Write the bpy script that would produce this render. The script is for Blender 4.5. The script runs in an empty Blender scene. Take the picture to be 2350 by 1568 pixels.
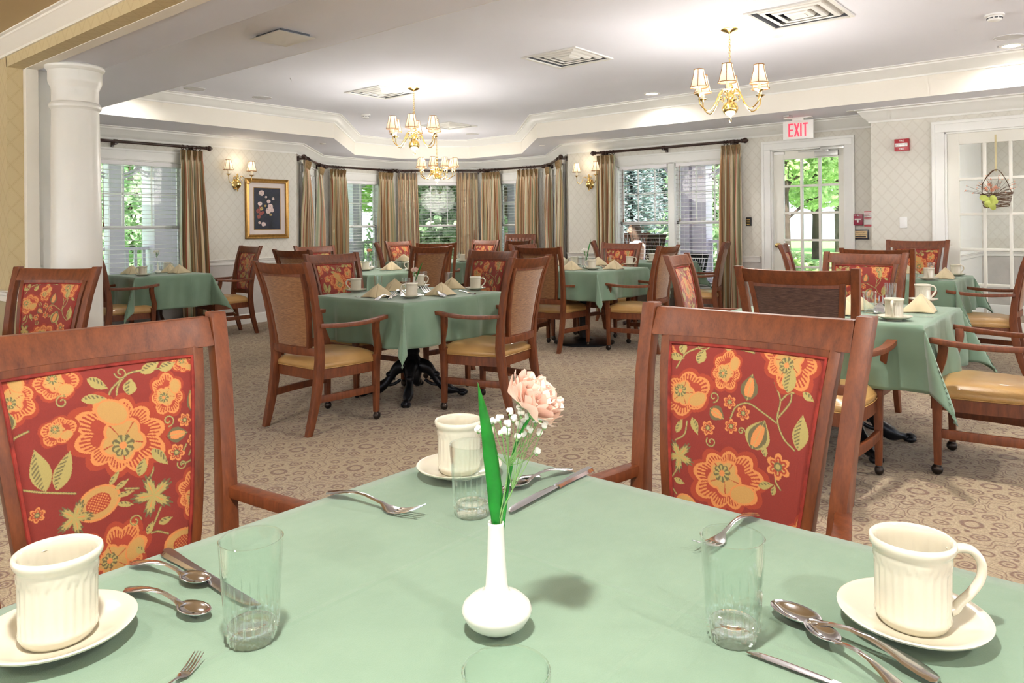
import bpy, bmesh, math, random
import numpy as np
from mathutils import Vector, Matrix, geometry
random.seed(7)
PI = math.pi
COL = bpy.context.scene.collection
# ------------------------------------------------------------------ camera model (also used to turn a pixel + height into a point of the room)
YAW, ROLL, FPX, CY0, HC = math.radians(40.028), math.radians(-0.5638), 1702.7, 521.72, 1.25
FW = Vector((math.cos(YAW), math.sin(YAW), 0)); R0 = Vector((math.sin(YAW), -math.cos(YAW), 0)); U0 = Vector((0, 0, 1))
RT = R0 * math.cos(ROLL) + U0 * math.sin(ROLL); UP = U0 * math.cos(ROLL) - R0 * math.sin(ROLL)
def at(x, y, z):
    d = FW + RT * ((x - 1175) / FPX) - UP * ((y - CY0) / FPX)
    s = (z - HC) / d.z
    return d.x * s, d.y * s
def atF(x, y, F):
    d = FW + RT * ((x - 1175) / FPX) - UP * ((y - CY0) / FPX)
    return Vector((0, 0, HC)) + d * F
RIGHT = -50.0   # heading (degrees) that reads as rightwards in the picture
# ------------------------------------------------------------------ node helpers
class NT:
    def __init__(s, m): s.t = m.node_tree; s.n = s.t.nodes
    def new(s, k, **kw):
        n = s.n.new(k)
        for a, b in kw.items(): setattr(n, a, b)
        return n
    def link(s, a, b): s.t.links.new(a, b)
    def inp(s, sock, v):
        if hasattr(v, 'is_linked') or hasattr(v, 'links'): s.link(v, sock)
        else: sock.default_value = v
    def m(s, op, a, b=0.0, c=None):
        n = s.new('ShaderNodeMath', operation=op); s.inp(n.inputs[0], a); s.inp(n.inputs[1], b)
        if c is not None: s.inp(n.inputs[2], c)
        return n.outputs[0]
    def add(s, a, b): return s.m('ADD', a, b)
    def sub(s, a, b): return s.m('SUBTRACT', a, b)
    def mul(s, a, b): return s.m('MULTIPLY', a, b)
    def band(s, v, c, w, soft=0.002):      # 1 where |v-c|<w
        d = s.m('ABSOLUTE', s.sub(v, c))
        n = s.new('ShaderNodeMapRange'); n.clamp = True
        s.inp(n.inputs[0], d); n.inputs[1].default_value = w + soft; n.inputs[2].default_value = max(w - soft, 0)
        return n.outputs[0]
    def step(s, v, e0, e1):
        n = s.new('ShaderNodeMapRange'); n.clamp = True
        s.inp(n.inputs[0], v); n.inputs[1].default_value = e0; n.inputs[2].default_value = e1
        return n.outputs[0]
    def mix(s, f, a, b):
        n = s.new('ShaderNodeMix', data_type='RGBA'); s.inp(n.inputs[0], f); s.inp(n.inputs[6], a if not isinstance(a, tuple) else a + (1,)); s.inp(n.inputs[7], b if not isinstance(b, tuple) else b + (1,))
        return n.outputs[2]
    def noise(s, vec, scale, detail=2, rough=.5, out=0):
        n = s.new('ShaderNodeTexNoise'); n.inputs['Scale'].default_value = scale; n.inputs['Detail'].default_value = detail; n.inputs['Roughness'].default_value = rough
        if vec is not None: s.link(vec, n.inputs[0])
        return n.outputs[out]
    def coord(s, k='Object'): return s.new('ShaderNodeTexCoord').outputs[k]
    def map(s, vec, scale=(1, 1, 1), rot=(0, 0, 0), loc=(0, 0, 0)):
        n = s.new('ShaderNodeMapping'); s.link(vec, n.inputs[0]); n.inputs[1].default_value = loc; n.inputs[2].default_value = rot; n.inputs[3].default_value = scale
        return n.outputs[0]
    def xyz(s, vec):
        n = s.new('ShaderNodeSeparateXYZ'); s.link(vec, n.inputs[0]); return n.outputs
    def vec(s, x, y, z=0.0):
        n = s.new('ShaderNodeCombineXYZ'); s.inp(n.inputs[0], x); s.inp(n.inputs[1], y); s.inp(n.inputs[2], z); return n.outputs[0]
    def bump(s, h, dist, strength=1.0):
        n = s.new('ShaderNodeBump'); n.inputs['Strength'].default_value = strength; n.inputs['Distance'].default_value = dist; s.link(h, n.inputs['Height'])
        s.link(n.outputs[0], s.bsdf.inputs['Normal'])
    def ramp(s, f, stops, interp='LINEAR'):
        n = s.new('ShaderNodeValToRGB'); s.link(f, n.inputs[0]); r = n.color_ramp; r.interpolation = interp
        while len(r.elements) < len(stops): r.elements.new(0.5)
        for e, (p, c) in zip(r.elements, stops): e.position = p; e.color = c + (1,)
        return n.outputs[0]
def mat(name, color=(.8, .8, .8), rough=.5, metal=0.0, coat=0.0, spec=None, sheen=0.0, trans=0.0, ior=None, emit=None, es=0.0, vary=0.06, vs=6.0):
    m = bpy.data.materials.new(name); m.use_nodes = True
    t = NT(m); t.bsdf = b = m.node_tree.nodes['Principled BSDF']
    b.inputs['Base Color'].default_value = color + (1,)
    b.inputs['Roughness'].default_value = rough; b.inputs['Metallic'].default_value = metal
    b.inputs['Coat Weight'].default_value = coat; b.inputs['Sheen Weight'].default_value = sheen
    b.inputs['Transmission Weight'].default_value = trans
    if ior: b.inputs['IOR'].default_value = ior
    if spec is not None: b.inputs['Specular IOR Level'].default_value = spec
    if emit: b.inputs['Emission Color'].default_value = emit + (1,); b.inputs['Emission Strength'].default_value = es
    if vary:
        n = t.noise(t.coord(), vs, 3)
        t.link(t.mix(t.step(n, .3, .7), tuple(c * (1 - vary) for c in color), tuple(min(1, c * (1 + vary)) for c in color)), b.inputs['Base Color'])
    m['nt'] = 1
    return m, t
def simple(*a, **k): return mat(*a, **k)[0]
def g(r, gg, b):  # sRGB 0-255 to linear
    f = lambda c: (c / 255 / 12.92) if c <= 10 else ((c / 255 + .055) / 1.055) ** 2.4
    return (f(r), f(gg), f(b))
M = {}
# wood
def wood(name, c0, c1, rough=.45, coat=.0):
    m, t = mat(name, c1, rough, coat=coat, vary=0)
    v = t.coord()
    n = t.noise(t.map(v, (14, 14, 3)), 3.0, 4, .6); n2 = t.noise(t.map(v, (160, 160, 14)), 2.0, 2, .6)
    f = t.add(t.mul(n, .75), t.mul(n2, .25))
    t.link(t.ramp(f, [(.3, c0), (.7, c1)]), t.bsdf.inputs['Base Color'])
    t.bump(n2, .0006, .25)
    return m
M['wood'] = wood('cherry_stained_wood', g(84, 40, 20), g(130, 70, 36))
M['darkwood'] = wood('dark_rod_wood', g(38, 20, 15), g(62, 34, 25), .3)
M['boardwood'] = wood('table_board_wood', g(70, 42, 25), g(98, 60, 38), .5)
M['tabledark'] = wood('pedestal_wood', g(45, 22, 14), g(70, 36, 24), .3)
M['white'] = simple('white_painted_trim', g(236, 236, 232), .35, vary=.015)
M['ceiling'] = simple('ceiling_paint', g(236, 238, 248), .9, vary=.012, vs=1.5)
M['fascia'] = simple('fascia_paint', g(238, 233, 222), .8, vary=.012, vs=1.5)
M['beam'] = simple('beam_paint', g(214, 216, 226), .75, vary=.015, vs=2)
M['tanceil'] = simple('near_room_ceiling_paint', g(196, 172, 130), .9, vary=.02, vs=2)
M['doorwhite'] = simple('door_paint', g(232, 230, 220), .4, vary=.01)
M['brass'] = simple('polished_brass', g(226, 196, 130), .16, 1.0, vary=.03)
M['steel'] = simple('stainless_steel', g(205, 203, 205), .16, 1.0, vary=.03, vs=30)
M['iron'] = simple('black_cast_iron', g(38, 38, 42), .3, .6, vary=.2, vs=30)
M['bronze'] = simple('bronze_caster', g(60, 52, 48), .3, .8, vary=.1)
M['plastic'] = simple('white_plastic', g(238, 238, 236), .4, vary=.01)
M['grille'] = simple('speaker_grille', g(212, 212, 214), .6, vary=.03, vs=60)
M['black'] = simple('black_plastic', g(28, 28, 30), .4, vary=.1)
M['red'] = simple('red_enamel', g(178, 36, 48), .35, vary=.05)
M['metalgrey'] = simple('grey_metal', g(190, 190, 186), .35, .5, vary=.04)
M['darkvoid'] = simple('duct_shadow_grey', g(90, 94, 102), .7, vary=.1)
M['candle'] = simple('ivory_candle_sleeve', g(244, 236, 214), .5, vary=.01)
M['china'] = mat('ivory_china', g(204, 198, 180), .15, coat=.5, vary=.012, vs=20)[0]
M['chinaw'] = mat('white_bone_china', g(216, 214, 204), .12, coat=.5, vary=.01, vs=20)[0]
m, t = mat('napkin_cloth', g(196, 180, 146), .9, sheen=.2, vary=.05, vs=12); t.bump(t.noise(t.coord(), 400, 2), .0004, .4); M['napkin'] = m
# table cloth
m, t = mat('green_tablecloth', g(118, 150, 124), .85, sheen=.25, vary=0)
v = t.coord(); n1 = t.noise(v, 3.5, 4, .6); n2 = t.noise(t.map(v, (1, 1, .3)), 11, 3)
t.link(t.mix(t.step(n1, .3, .7), g(106, 131, 110), g(117, 141, 119)), t.bsdf.inputs['Base Color'])
x = t.xyz(v)
cre = t.add(t.band(x[0], .18, .004, .004), t.add(t.band(x[1], -.17, .004, .004), t.add(t.band(x[0], -.2, .004, .004), t.band(x[1], .2, .004, .004))))
h = t.add(t.mul(n1, .6), t.add(t.mul(n2, .35), t.add(t.mul(cre, .12), t.mul(t.noise(v, 600, 1), .05))))
t.bump(h, .012, .45); M['cloth'] = m
# gold vinyl
m, t = mat('gold_seat_vinyl', g(176, 138, 82), .33, coat=.25, vary=0)
v = t.coord(); n = t.noise(v, 5, 3)
t.link(t.mix(t.step(n, .3, .7), g(168, 128, 74), g(186, 148, 92)), t.bsdf.inputs['Base Color'])
w = t.new('ShaderNodeTexWave'); w.inputs['Scale'].default_value = 75; w.inputs['Distortion'].default_value = 3; t.link(t.map(v, rot=(0, 0, .6)), w.inputs[0])
t.bump(w.outputs['Fac'], .0006, .3); M['vinyl'] = m
# tan chenille
def chenille(name, c0, c1, c2):
    m, t = mat(name, c1, .9, sheen=.4, vary=0)
    v = t.coord(); n = t.noise(t.map(v, (30, 30, 320)), 1.0, 3, .7); nb = t.noise(v, 4, 2)
    f = t.add(t.mul(n, .85), t.mul(nb, .15))
    t.link(t.ramp(f, [(.3, c0), (.5, c1), (.72, c2)]), t.bsdf.inputs['Base Color']); t.bump(n, .002, .5)
    return m
M['chenille'] = chenille('tan_chenille', g(92, 58, 32), g(136, 92, 54), g(170, 124, 78))
M['mesh'] = chenille('dark_woven_back', g(48, 28, 22), g(80, 54, 44), g(112, 84, 70))
# floral fabric: woven picture held as a colour attribute of the dense cushion mesh
m, t = mat('floral_jacquard', (.3, .05, .03), .85, sheen=.25, vary=0)
a = t.new('ShaderNodeAttribute', attribute_name='weave')
v = t.coord(); n = t.noise(t.map(v, (900, 900, 300)), 1.0, 2); n2 = t.noise(v, 9, 2)
hs = t.new('ShaderNodeHueSaturation'); t.link(a.outputs['Color'], hs.inputs['Color']); t.link(t.add(.8, t.add(t.mul(n, .25), t.mul(n2, .15))), hs.inputs['Value'])
t.link(hs.outputs[0], t.bsdf.inputs['Base Color']); t.bump(n, .0008, .5); M['floral'] = m
M['piping'] = simple('floral_piping', g(140, 44, 34), .85, vary=.45, vs=28)
# wallpaper (UV in metres), wainscot paper under the chair rail
def wallpaper(name, top, line, low):
    m, t = mat(name, top, .75, vary=0)
    uv = t.xyz(t.coord('UV')); u, z = uv[0], uv[1]
    a = t.add(t.mul(u, 1.18), z); b = t.sub(t.mul(u, 1.18), z)
    fa = t.m('PINGPONG', t.add(a, 50.0), .07); fb = t.m('PINGPONG', t.add(b, 50.0), .07)
    dots = t.noise(t.coord('UV'), 160, 2, .7)
    la = t.m('MAXIMUM', t.band(fa, 0, .004, .004), t.band(fb, 0, .004, .004))
    lb = t.m('MAXIMUM', t.band(fa, .011, .0022, .002), t.band(fb, .011, .0022, .002))
    l = t.mul(t.m('MAXIMUM', la, t.mul(lb, .5)), t.step(dots, .32, .55))
    c = t.mix(t.mul(t.step(dots, .35, .7), .35), top, tuple(x * .9 for x in top))
    c = t.mix(t.mul(l, .55), c, line)
    ln = t.noise(t.coord('UV'), 7, 5, .7)
    lo = t.mix(t.step(ln, .3, .7), low, tuple(x * .86 for x in low))
    t.link(t.mix(t.m('LESS_THAN', z, .85), c, lo), t.bsdf.inputs['Base Color'])
    return m
M['paper'] = wallpaper('lattice_wallpaper', g(222, 219, 209), g(190, 182, 168), g(206, 202, 198))
M['papertan'] = wallpaper('tan_lattice_wallpaper', g(206, 188, 146), g(176, 150, 106), g(196, 182, 146))
# carpet
m, t = mat('patterned_carpet', (.4, .3, .2), .95, sheen=.2, vary=0)
v = t.coord(); wob = t.noise(v, 9, 2, .5, 1)
vm = t.new('ShaderNodeVectorMath', operation='MULTIPLY_ADD'); t.link(wob, vm.inputs[0]); vm.inputs[1].default_value = (.03, .03, 0); t.link(v, vm.inputs[2])
X, Y, _ = t.xyz(vm.outputs[0])
CX, CYY = .57, .52
acc = None; fine = None
for ox, oy in ((0, 0), (.5, .5)):
    qx = t.sub(t.m('FLOORED_MODULO', t.add(X, 57.0 - 2.733 + CX * (.5 + ox)), CX), CX / 2)
    qy = t.sub(t.m('FLOORED_MODULO', t.add(Y, 52.0 - 3.405 + CYY * (.5 + oy)), CYY), CYY / 2)
    ax = t.m('ABSOLUTE', qx); ay = t.m('ABSOLUTE', qy)
    def rad(cx, cy, sx=1.0, sy=1.0): return t.m('SQRT', t.add(t.m('POWER', t.mul(t.sub(ax, cx), sx), 2.0), t.m('POWER', t.mul(t.sub(ay, cy), sy), 2.0)))
    mot = t.band(rad(0, 0), .038, .009, .003)
    for s in (t.band(rad(.085, 0), 0, .012, .003), t.band(rad(0, .08), 0, .012, .003), t.band(rad(.055, .1), .026, .005, .003), t.band(rad(.13, .05), .03, .005, .003),
              t.band(rad(.055, .1), 0, .009, .003), t.band(rad(.13, .05), .012, .005, .003), t.band(rad(.19, 0), .022, .005, .003), t.band(rad(0, .17), .022, .005, .003)):
        mot = t.m('MAXIMUM', mot, s)
    dia = t.add(t.mul(ax, 1 / .285), t.mul(ay, 1 / .26))
    wv = t.mul(t.m('SINE', t.mul(t.sub(ax, ay), 42.0)), .07)
    line = t.band(t.add(dia, wv), .93, .014, .012)
    mot = t.m('MAXIMUM', mot, line)
    acc = mot if acc is None else t.m('MAXIMUM', acc, mot)
yarn = t.noise(t.map(v, (160, 60, 1)), 1.0, 2, .7); big = t.noise(v, 1.3, 2); yarn2 = t.noise(v, 110, 2, .7)
base = t.ramp(t.add(t.mul(yarn, .5), t.mul(yarn2, .5)), [(.32, g(102, 84, 64)), (.5, g(148, 129, 102)), (.68, g(180, 163, 135))])
base = t.mix(t.mul(t.step(big, .4, .6), .25), base, g(170, 148, 106))
col = t.mix(t.mul(acc, t.mul(.85, t.step(yarn, .25, .5))), base, g(92, 50, 36))
t.link(col, t.bsdf.inputs['Base Color']); t.bump(t.add(yarn2, t.mul(acc, .5)), .004, .6); M['carpet'] = m
# striped curtain silk (UV.x in metres along the cloth)
m, t = mat('striped_curtain_silk', (.4, .3, .2), .45, sheen=.4, vary=0)
uv = t.xyz(t.coord('UV')); f = t.m('FRACT', t.mul(t.add(uv[0], 10.0), 1 / .22))
S = [(0, g(168, 136, 92)), (.05, g(176, 62, 46)), (.075, g(216, 200, 166)), (.14, g(170, 176, 144)), (.22, g(222, 208, 178)), (.30, g(186, 138, 92)), (.36, g(128, 94, 62)), (.41, g(208, 188, 146)), (.47, g(168, 66, 48)), (.49, g(220, 204, 172)), (.57, g(158, 158, 122)), (.64, g(204, 176, 130)), (.70, g(116, 84, 56)), (.74, g(222, 208, 176)), (.81, g(196, 152, 108)), (.87, g(166, 172, 142)), (.93, g(138, 104, 68))]
c = t.ramp(f, S, 'CONSTANT'); th = t.noise(t.map(t.coord('UV'), (700, 3, 1)), 1.0, 2)
t.link(t.mix(t.mul(th, .2), c, g(120, 92, 60)), t.bsdf.inputs['Base Color']); M['curtain'] = m
# gold frame, oil picture
M['gold'] = mat('gilt_frame', g(172, 132, 70), .35, .7, vary=.18, vs=40)[0]
M['mat'] = simple('picture_mount', g(232, 218, 212), .8, vary=.01)
M['navy'] = simple('dark_blue_picture_ground', g(34, 38, 58), .5, vary=.35, vs=9)
M['petalw'] = simple('painted_pale_petals', g(232, 206, 200), .6, vary=.2, vs=60)
M['petalr'] = simple('painted_red_petals', g(168, 84, 76), .6, vary=.3, vs=60)
M['petaly'] = simple('painted_yellow_petals', g(206, 176, 110), .6, vary=.2, vs=60)
# flora
def leafmat(name, c0, c1, tr=.35):
    m, t = mat(name, c0, .6, vary=0)
    n = t.noise(t.coord(), 5.5, 3, .7); t.link(t.mix(t.step(n, .4, .6), c0, c1), t.bsdf.inputs['Base Color'])
    tl = t.new('ShaderNodeBsdfTranslucent'); tl.inputs[0].default_value = c1 + (1,); mx = t.new('ShaderNodeMixShader'); mx.inputs[0].default_value = tr
    t.link(t.bsdf.outputs[0], mx.inputs[1]); t.link(tl.outputs[0], mx.inputs[2]); t.link(mx.outputs[0], t.n['Material Output'].inputs[0])
    return m
M['leaf'] = leafmat('bright_tree_leaves', g(92, 140, 66), g(206, 224, 164), .4)
M['leafd'] = leafmat('dark_hedge_leaves', g(84, 126, 84), g(190, 216, 170), .4)
M['spruce'] = leafmat('blue_spruce_needles', g(140, 166, 166), g(204, 218, 216), .25)
M['bark'] = simple('tree_bark', g(74, 60, 54), .9, vary=.3, vs=5)
M['grass'] = simple('lawn_grass', g(110, 160, 80), .95, vary=.2, vs=3)
M['pave'] = simple('pale_pavement', g(206, 204, 206), .9, vary=.05, vs=2)
M['porch'] = simple('lavender_white_porch_paint', g(226, 218, 232), .6, vary=.02)
M['porchdk'] = simple('porch_floor_boards', g(176, 168, 176), .7, vary=.05)
M['siding'] = simple('lavender_siding', g(208, 200, 216), .7, vary=.02)
M['bladegreen'] = mat('iris_blade_green', g(22, 120, 34), .35, vary=.25, vs=40)[0]
M['stem'] = simple('pale_green_stem', g(118, 158, 92), .6, vary=.1)
M['carn'] = leafmat('pale_pink_petals', g(240, 206, 190), g(246, 222, 210), .25)
M['whitepetal'] = leafmat('white_petals', g(248, 246, 238), g(252, 250, 244), .2)
M['peach'] = leafmat('peach_petals', g(238, 178, 150), g(244, 200, 176), .2)
M['wicker'] = simple('twig_wicker', g(92, 66, 44), .8, vary=.3, vs=30)
M['ribbon'] = simple('green_ribbon', g(186, 196, 96), .5, vary=.1, vs=10)
M['goldribbon'] = simple('gold_ribbon', g(196, 182, 138), .5, vary=.1)
M['skin'] = simple('skin', g(222, 176, 152), .55, vary=.04)
M['hair'] = simple('grey_brown_hair', g(104, 84, 70), .6, vary=.25, vs=40)
M['shirt'] = simple('pale_blouse', g(226, 224, 230), .8, vary=.03)
M['trousers'] = simple('dark_trousers', g(60, 62, 74), .8, vary=.05)
M['pinkcloth'] = simple('pink_cushion_fabric', g(226, 60, 88), .8, vary=.08)
M['lens'] = simple('lit_can_lens', g(255, 250, 235), .5, emit=(1.0, .9, .72), es=9.0, vary=0)
M['exitred'] = simple('lit_exit_letters', g(240, 50, 70), .5, emit=g(255, 60, 80), es=1.0, vary=0)
# thin clear glass: fresnel mirror over a transparent sheet
def thin(name, tint, k=1.0, refl=(1, 1, 1)):
    m = bpy.data.materials.new(name); m.use_nodes = True; t = NT(m); t.n.remove(t.n['Principled BSDF'])
    tr = t.new('ShaderNodeBsdfTransparent'); tr.inputs[0].default_value = tint + (1,)
    gl = t.new('ShaderNodeBsdfGlossy'); gl.inputs['Roughness'].default_value = .02; gl.inputs[0].default_value = refl + (1,)
    lw = t.new('ShaderNodeLayerWeight'); fr = t.new('ShaderNodeMath', operation='MULTIPLY_ADD'); t.link(t.m('POWER', lw.outputs['Facing'], 4.0), fr.inputs[0]); fr.inputs[1].default_value = .8; fr.inputs[2].default_value = .04; mx = t.new('ShaderNodeMixShader')
    lw.inputs[0].default_value = .5
    # a trace of noise so the pane is not perfectly even
    f = t.m('MINIMUM', t.mul(fr.outputs[0], t.add(k - .05, t.mul(t.noise(t.coord(), 3, 1), .1))), 1.0)
    t.link(f, mx.inputs[0]); t.link(tr.outputs[0], mx.inputs[1]); t.link(gl.outputs[0], mx.inputs[2]); t.link(mx.outputs[0], t.n['Material Output'].inputs[0])
    return m
M['pane'] = thin('window_glass', (.97, .98, .98), .5)
M['tumbler'] = thin('tumbler_glass', (.955, .975, .965), 1.5)
M['crystal'] = thin('thick_tumbler_base', (.97, .985, .98), 4.0)
# lit lamp shade: cloth that glows because a bulb burns inside it
m, t = mat('lit_lampshade', g(255, 238, 204), .8, emit=(1, .84, .58), es=2.6, vary=0)
z = t.xyz(t.coord('Generated'))[2]
t.link(t.mul(t.add(.45, t.step(z, 0, .75)), .42), t.bsdf.inputs['Emission Strength']); M['shade'] = m
M['shadetrim'] = simple('lampshade_trim', g(150, 104, 56), .7, vary=.05)
m, t = mat('blind_slat_vinyl', g(246, 244, 246), .5, vary=.01); M['slat'] = m
# ------------------------------------------------------------------ mesh builder
class Fr:      # frame on a wall: u along, w outward, z up
    def __init__(s, p0, p1, out):
        s.p = Vector((p0[0], p0[1], 0)); d = Vector((p1[0] - p0[0], p1[1] - p0[1], 0)); s.L = d.length; s.e = d / s.L
        n = Vector((-s.e.y, s.e.x, 0)); s.n = n if n.dot(Vector((out[0], out[1], 0))) > 0 else -n
    def pt(s, u, w, z): q = s.p + s.e * u + s.n * w; return (q.x, q.y, z)
class MB:
    def __init__(s): s.v = []; s.f = []; s.mi = []; s.uv = {}; s.cur = 0
    def face(s, idx, uv=None):
        s.f.append(tuple(idx)); s.mi.append(s.cur)
        if uv: s.uv[len(s.f) - 1] = uv
    def add(s, pts): b = len(s.v); s.v.extend([tuple(p) for p in pts]); return b
    def hexa(s, c):   # 8 corners: bottom 4 (ccw) then top 4
        b = s.add(c)
        for q in ((0, 3, 2, 1), (4, 5, 6, 7), (0, 1, 5, 4), (1, 2, 6, 5), (2, 3, 7, 6), (3, 0, 4, 7)): s.face([b + i for i in q])
        return s
    def box(s, x0, x1, y0, y1, z0, z1):
        return s.hexa([(x0, y0, z0), (x1, y0, z0), (x1, y1, z0), (x0, y1, z0), (x0, y0, z1), (x1, y0, z1), (x1, y1, z1), (x0, y1, z1)])
    def fbox(s, fr, u0, u1, w0, w1, z0, z1):
        return s.hexa([fr.pt(u0, w0, z0), fr.pt(u1, w0, z0), fr.pt(u1, w1, z0), fr.pt(u0, w1, z0), fr.pt(u0, w0, z1), fr.pt(u1, w0, z1), fr.pt(u1, w1, z1), fr.pt(u0, w1, z1)])
    def wallbox(s, fr, u0, u1, w0, w1, z0, z1):   # with uv in metres
        b = s.add([fr.pt(u0, w0, z0), fr.pt(u1, w0, z0), fr.pt(u1, w1, z0), fr.pt(u0, w1, z0), fr.pt(u0, w0, z1), fr.pt(u1, w0, z1), fr.pt(u1, w1, z1), fr.pt(u0, w1, z1)])
        U = [u0, u1, u1 + (w1 - w0), u0 - (w1 - w0)]
        for q in ((0, 1, 5, 4), (2, 3, 7, 6)): s.face([b + i for i in q], [(U[i % 4], z0 if i < 4 else z1) for i in q])
        s.face([b + 1, b + 2, b + 6, b + 5], [(u1, z0), (u1 + w1 - w0, z0), (u1 + w1 - w0, z1), (u1, z1)])
        s.face([b + 3, b, b + 4, b + 7], [(u0 - w1 + w0, z0), (u0, z0), (u0, z1), (u0 - w1 + w0, z1)])
        s.face([b, b + 3, b + 2, b + 1], [(u0, z0), (u0, z0 + w1 - w0), (u1, z0 + w1 - w0), (u1, z0)])
        s.face([b + 4, b + 5, b + 6, b + 7], [(u0, z1), (u1, z1), (u1, z1 + w1 - w0), (u0, z1 + w1 - w0)])
    def rings(s, rs, close=True, cap=True, loop=False):
        n = len(rs[0]); bs = [s.add(r) for r in rs]
        k = len(rs)
        for i in range(k if loop else k - 1):
            a, b = bs[i], bs[(i + 1) % k]
            for j in range(n if close else n - 1):
                j2 = (j + 1) % n
                s.face((a + j, a + j2, b + j2, b + j))
        if cap and not loop and close:
            s.face([bs[0] + j for j in range(n)][::-1]); s.face([bs[-1] + j for j in range(n)])
        return s
    def lathe(s, prof, n=24, c=(0, 0, 0), cap=True, fn=None):
        rs = []
        for r, z in prof:
            rr = []
            for j in range(n):
                a = 2 * PI * j / n; q = r if fn is None else fn(r, z, a)
                rr.append((c[0] + q * math.cos(a), c[1] + q * math.sin(a), c[2] + z))
            rs.append(rr)
        return s.rings(rs, cap=cap)
    def tube(s, path, r, n=8, cap=True, loop=False, flat=1.0):
        P = [Vector(p) for p in path]; k = len(P); rs = []; up = None
        for i in range(k):
            if loop: t = (P[(i + 1) % k] - P[i - 1])
            else: t = P[min(i + 1, k - 1)] - P[max(i - 1, 0)]
            t = t.normalized() if t.length > 1e-9 else Vector((0, 0, 1))
            if up is None:
                up = Vector((0, 0, 1)) if abs(t.z) < .9 else Vector((1, 0, 0))
            a = t.cross(up)
            if a.length < 1e-6: a = t.orthogonal()
            a.normalize(); b = a.cross(t).normalized(); up = b
            rr = r(i / (k - 1)) if callable(r) else r
            rs.append([P[i] + a * (rr * math.cos(2 * PI * j / n)) + b * (rr * flat * math.sin(2 * PI * j / n)) for j in range(n)])
        return s.rings(rs, cap=cap, loop=loop)
    def axis_sweep(s, pts, ax, w, h):     # rectangular bar whose cross-section stays square to axis ax ('x','y','z'); w,h numbers or functions of t
        rs = []; k = len(pts)
        for i, (x, y, z) in enumerate(pts):
            tt = i / (k - 1); W = (w(tt) if callable(w) else w) / 2; H = (h(tt) if callable(h) else h) / 2
            if ax == 'z': rs.append([(x - W, y - H, z), (x + W, y - H, z), (x + W, y + H, z), (x - W, y + H, z)])
            elif ax == 'x': rs.append([(x, y - W, z - H), (x, y + W, z - H), (x, y + W, z + H), (x, y - W, z + H)])
            else: rs.append([(x - W, y, z - H), (x + W, y, z - H), (x + W, y, z + H), (x - W, y, z + H)])
        return s.rings(rs)
    def ball(s, c, r, n=12, m=8, sc=(1, 1, 1)):
        rs = []
        for i in range(1, m):
            a = PI * i / m
            rs.append([(c[0] + sc[0] * r * math.sin(a) * math.cos(2 * PI * j / n), c[1] + sc[1] * r * math.sin(a) * math.sin(2 * PI * j / n), c[2] - sc[2] * r * math.cos(a)) for j in range(n)])
        return s.rings(rs)
    def grid(s, fn, nu, nv, uvfn=None):
        b = s.add([fn(i / nu, j / nv) for j in range(nv + 1) for i in range(nu + 1)])
        for j in range(nv):
            for i in range(nu):
                q = (b + j * (nu + 1) + i, b + j * (nu + 1) + i + 1, b + (j + 1) * (nu + 1) + i + 1, b + (j + 1) * (nu + 1) + i)
                s.face(q, [uvfn(a / nu, c / nv) for a, c in ((i, j), (i + 1, j), (i + 1, j + 1), (i, j + 1))] if uvfn else None)
        return s
    def prism(s, poly, z0, z1):
        b = s.add([(x, y, z0) for x, y in poly] + [(x, y, z1) for x, y in poly]); n = len(poly)
        s.face([b + i for i in range(n)][::-1]); s.face([b + n + i for i in range(n)])
        for i in range(n): s.face((b + i, b + (i + 1) % n, b + n + (i + 1) % n, b + n + i))
        return s
    def xf(s, mtx, start=0):
        for i in range(start, len(s.v)): s.v[i] = tuple(mtx @ Vector(s.v[i]))
        return s
    def mesh(s, name, mats, bevel=0.0, seg=2, smooth=38, recalc=True):
        me = bpy.data.meshes.new(name); me.from_pydata(s.v, [], s.f)
        for m_ in (mats if isinstance(mats, (list, tuple)) else [mats]): me.materials.append(M[m_] if isinstance(m_, str) else m_)
        me.polygons.foreach_set('material_index', s.mi)
        if s.uv:
            l = me.uv_layers.new(name='UVMap')
            for p in me.polygons:
                uv = s.uv.get(p.index)
                if uv:
                    for k, li in enumerate(p.loop_indices): l.data[li].uv = uv[k]
        bm = bmesh.new(); bm.from_mesh(me)
        if recalc: bmesh.ops.recalc_face_normals(bm, faces=bm.faces)
        if bevel:
            es = [e for e in bm.edges if len(e.link_faces) == 2 and e.calc_face_angle(0) > math.radians(40)]
            bmesh.ops.bevel(bm, geom=es, offset=bevel, segments=seg, affect='EDGES', profile=.6)
        if smooth:
            a = math.radians(smooth)
            for f_ in bm.faces: f_.smooth = True
            for e in bm.edges:
                if len(e.link_faces) == 2 and e.calc_face_angle(0) > a: e.smooth = False
        bm.to_mesh(me); bm.free(); me.update()
        return me
    def build(s, name, mats, parent=None, loc=(0, 0, 0), rz=0.0, **k):
        return link(name, s.mesh(name, mats, **k), parent, loc, rz)
def link(name, me, parent=None, loc=(0, 0, 0), rz=0.0):
    o = bpy.data.objects.new(name, me); COL.objects.link(o); o.parent = parent; o.location = loc; o.rotation_euler = (0, 0, rz); return o
def tag(o, label=None, cat=None, group=None, kind=None):
    for k, v_ in (('label', label), ('category', cat), ('group', group), ('kind', kind)):
        if v_: o[k] = v_
    return o
def thing(name, label, cat, loc=(0, 0, 0), rz=0.0, group=None):
    o = bpy.data.objects.new(name, None); COL.objects.link(o); o.location = loc; o.rotation_euler = (0, 0, rz); o.empty_display_size = .1
    return tag(o, label, cat, group)
def copy_tree(o, parent=None):
    c = o.copy(); COL.objects.link(c); c.parent = parent
    for ch in list(o.children): copy_tree(ch, c)
    return c
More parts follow.
